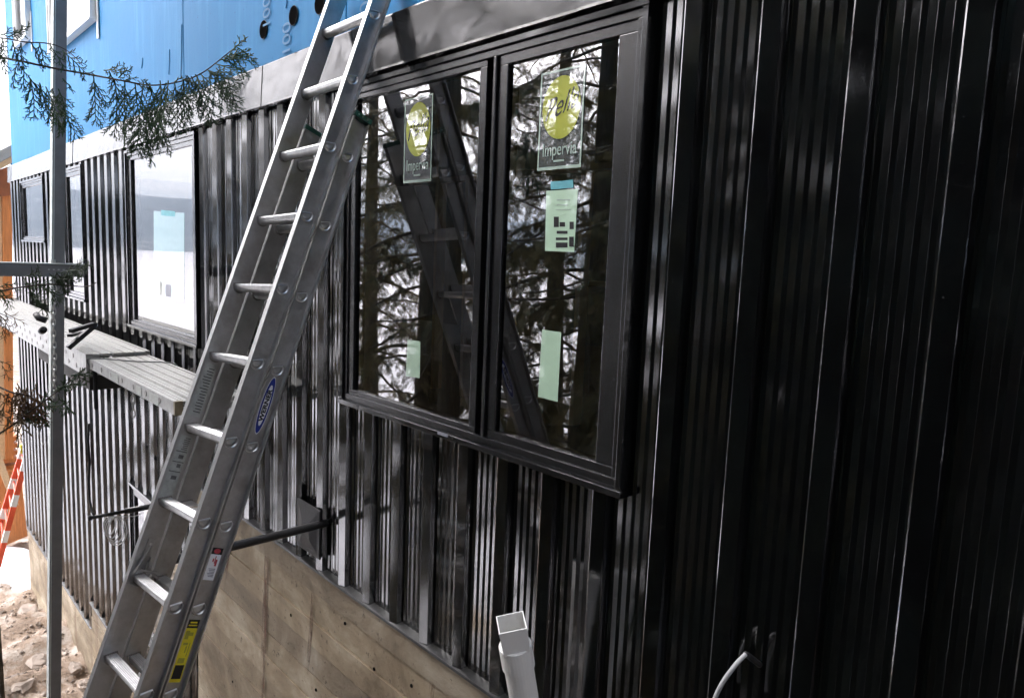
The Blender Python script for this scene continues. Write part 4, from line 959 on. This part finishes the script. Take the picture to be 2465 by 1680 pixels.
def near_branch(name, main, depth, fronds, mat, label, seed, rad=(.006, .002), wd=.0022):
    r = np.random.default_rng(seed); br = empty(name, tuple(at_d(*main[0], depth)), label, 'branch', 'near cedar branches')
    P = smooth_pts([at_d(a, b, depth + .04 * math.sin(i * 2.1)) for i, (a, b) in enumerate(main)], 4)
    MB().tube(P, [rad[0] + (rad[1] - rad[0]) * i / (len(P) - 1) for i in range(len(P))], 7).build('stem', TWIG, br, smooth=True)
    T = Twigs()
    for (x0, y0, x1, y1) in fronds:
        dj = r.normal() * .05; a = at_d(x0, y0, depth); b = at_d(x1, y1, depth + dj); L = np.linalg.norm(b - a)
        T.frond(a, b - a, L, nrm(FWD + r.normal(size=3) * .35), r, wd)
    np_mesh('foliage', np.array(T.V), np.array(T.F), [mat], br)
rr = np.random.default_rng(5)
fr1 = [(225, 183, 232, 305), (228, 200, 262, 262), (262, 172, 300, 250), (275, 190, 290, 330), (300, 195, 325, 320), (325, 200, 352, 335), (345, 205, 330, 370), (360, 200, 385, 310), (385, 195, 402, 355), (405, 195, 432, 345), (420, 200, 445, 330), (400, 200, 372, 390), (440, 190, 475, 300), (460, 185, 505, 300), (470, 180, 540, 285), (480, 178, 555, 262), (500, 170, 575, 235), (520, 165, 590, 228),
       (540, 145, 600, 165), (555, 130, 612, 150), (570, 115, 600, 128), (330, 205, 360, 190), (300, 195, 330, 172), (285, 188, 310, 165), (250, 170, 300, 162), (420, 198, 440, 185), (440, 192, 470, 183), (350, 300, 362, 400), (392, 320, 405, 380), (300, 280, 295, 350), (420, 215, 500, 262), (455, 190, 452, 290), (475, 185, 490, 262), (505, 172, 548, 240), (540, 140, 590, 100), (555, 125, 596, 92), (530, 145, 585, 135), (545, 135, 615, 150), (520, 155, 600, 175), (500, 170, 590, 200)]
near_branch('cedar_branch', [(-120, 110), (0, 138), (60, 150), (130, 165), (225, 182), (300, 196), (360, 206), (420, 200), (480, 180), (535, 140), (588, 96)], 3.4, fr1, LEAF_N, 'dark cedar bough reaching across the blue wall at upper left', 71, (.006, .002), .0030)
fr2 = [(5, 95, 40, 140), (30, 100, 48, 165), (50, 104, 62, 170), (75, 103, 92, 165), (95, 104, 118, 168), (120, 108, 160, 170), (150, 122, 205, 172), (40, 160, 20, 205), (55, 160, 70, 225), (68, 185, 130, 255), (72, 190, 88, 285), (95, 200, 128, 300), (110, 210, 170, 300), (140, 215, 192, 315), (150, 190, 185, 225), (0, 130, 20, 180), (2, 85, 60, 60), (20, 90, 75, 62), (75, 195, 60, 250), (130, 230, 176, 308)]
near_branch('cedar_branch', [(-110, 90), (0, 92), (60, 102), (120, 106), (165, 125), (200, 160)], 3.2, fr2, LEAF_N, 'small cedar spray over the pole in the upper left corner', 73, (.004, .0015), .0028)
fr3 = []
for k in range(26):
    x = rr.uniform(-10, 170); y = 690 - .12 * x + rr.normal() * 14; fr3.append((x, y, x + rr.uniform(20, 70), y + rr.uniform(-25, 60)))
near_branch('cedar_branch', [(-120, 720), (-20, 705), (60, 690), (130, 685), (205, 690), (232, 680)], 2.7, fr3, LEAF_G, 'green cedar spray in front of the pole at mid left', 77, (.004, .0015), .002)
fr4 = []
for k in range(20):
    x = rr.uniform(60, 190); y = 985 - .75 * x + 60 + rr.normal() * 10; fr4.append((x, y, x + rr.uniform(5, 60), y + rr.uniform(-40, 25)))
near_branch('cedar_branch', [(-60, 1080), (20, 1030), (80, 985), (140, 940), (205, 885)], 2.5, fr4, LEAF_G, 'bright green cedar spray crossing the lower pole', 79, (.004, .0015), .0026)
fr5 = []
for k in range(24):
    x = rr.uniform(-15, 95); y = rr.uniform(915, 985); fr5.append((x, y, x + rr.uniform(-30, 60), y + rr.uniform(25, 110)))
near_branch('cedar_branch', [(-120, 900), (-20, 925), (30, 945), (75, 955), (105, 990)], 2.5, fr5, LEAF_B, 'browned cedar spray at the left edge under the plank', 83, (.004, .0015), .002)
fr6 = [(0, 760, 40, 800), (10, 750, 60, 790), (-10, 755, 20, 800), (0, 870, 35, 880), (5, 880, 30, 905)]
near_branch('cedar_branch', [(-100, 740), (-10, 752), (30, 768)], 2.7, fr6, LEAF_B, 'tiny cedar twig in front of the left plank', 89, (.003, .001), .0018)

# ------------------------------------------------------------------ bring the whole place to metres
SC = 1 / KL
for o in [x for x in COL.objects if x.parent is None]:
    o.location = o.location * SC
    if o.type in ('MESH', 'EMPTY'): o.scale = o.scale * SC
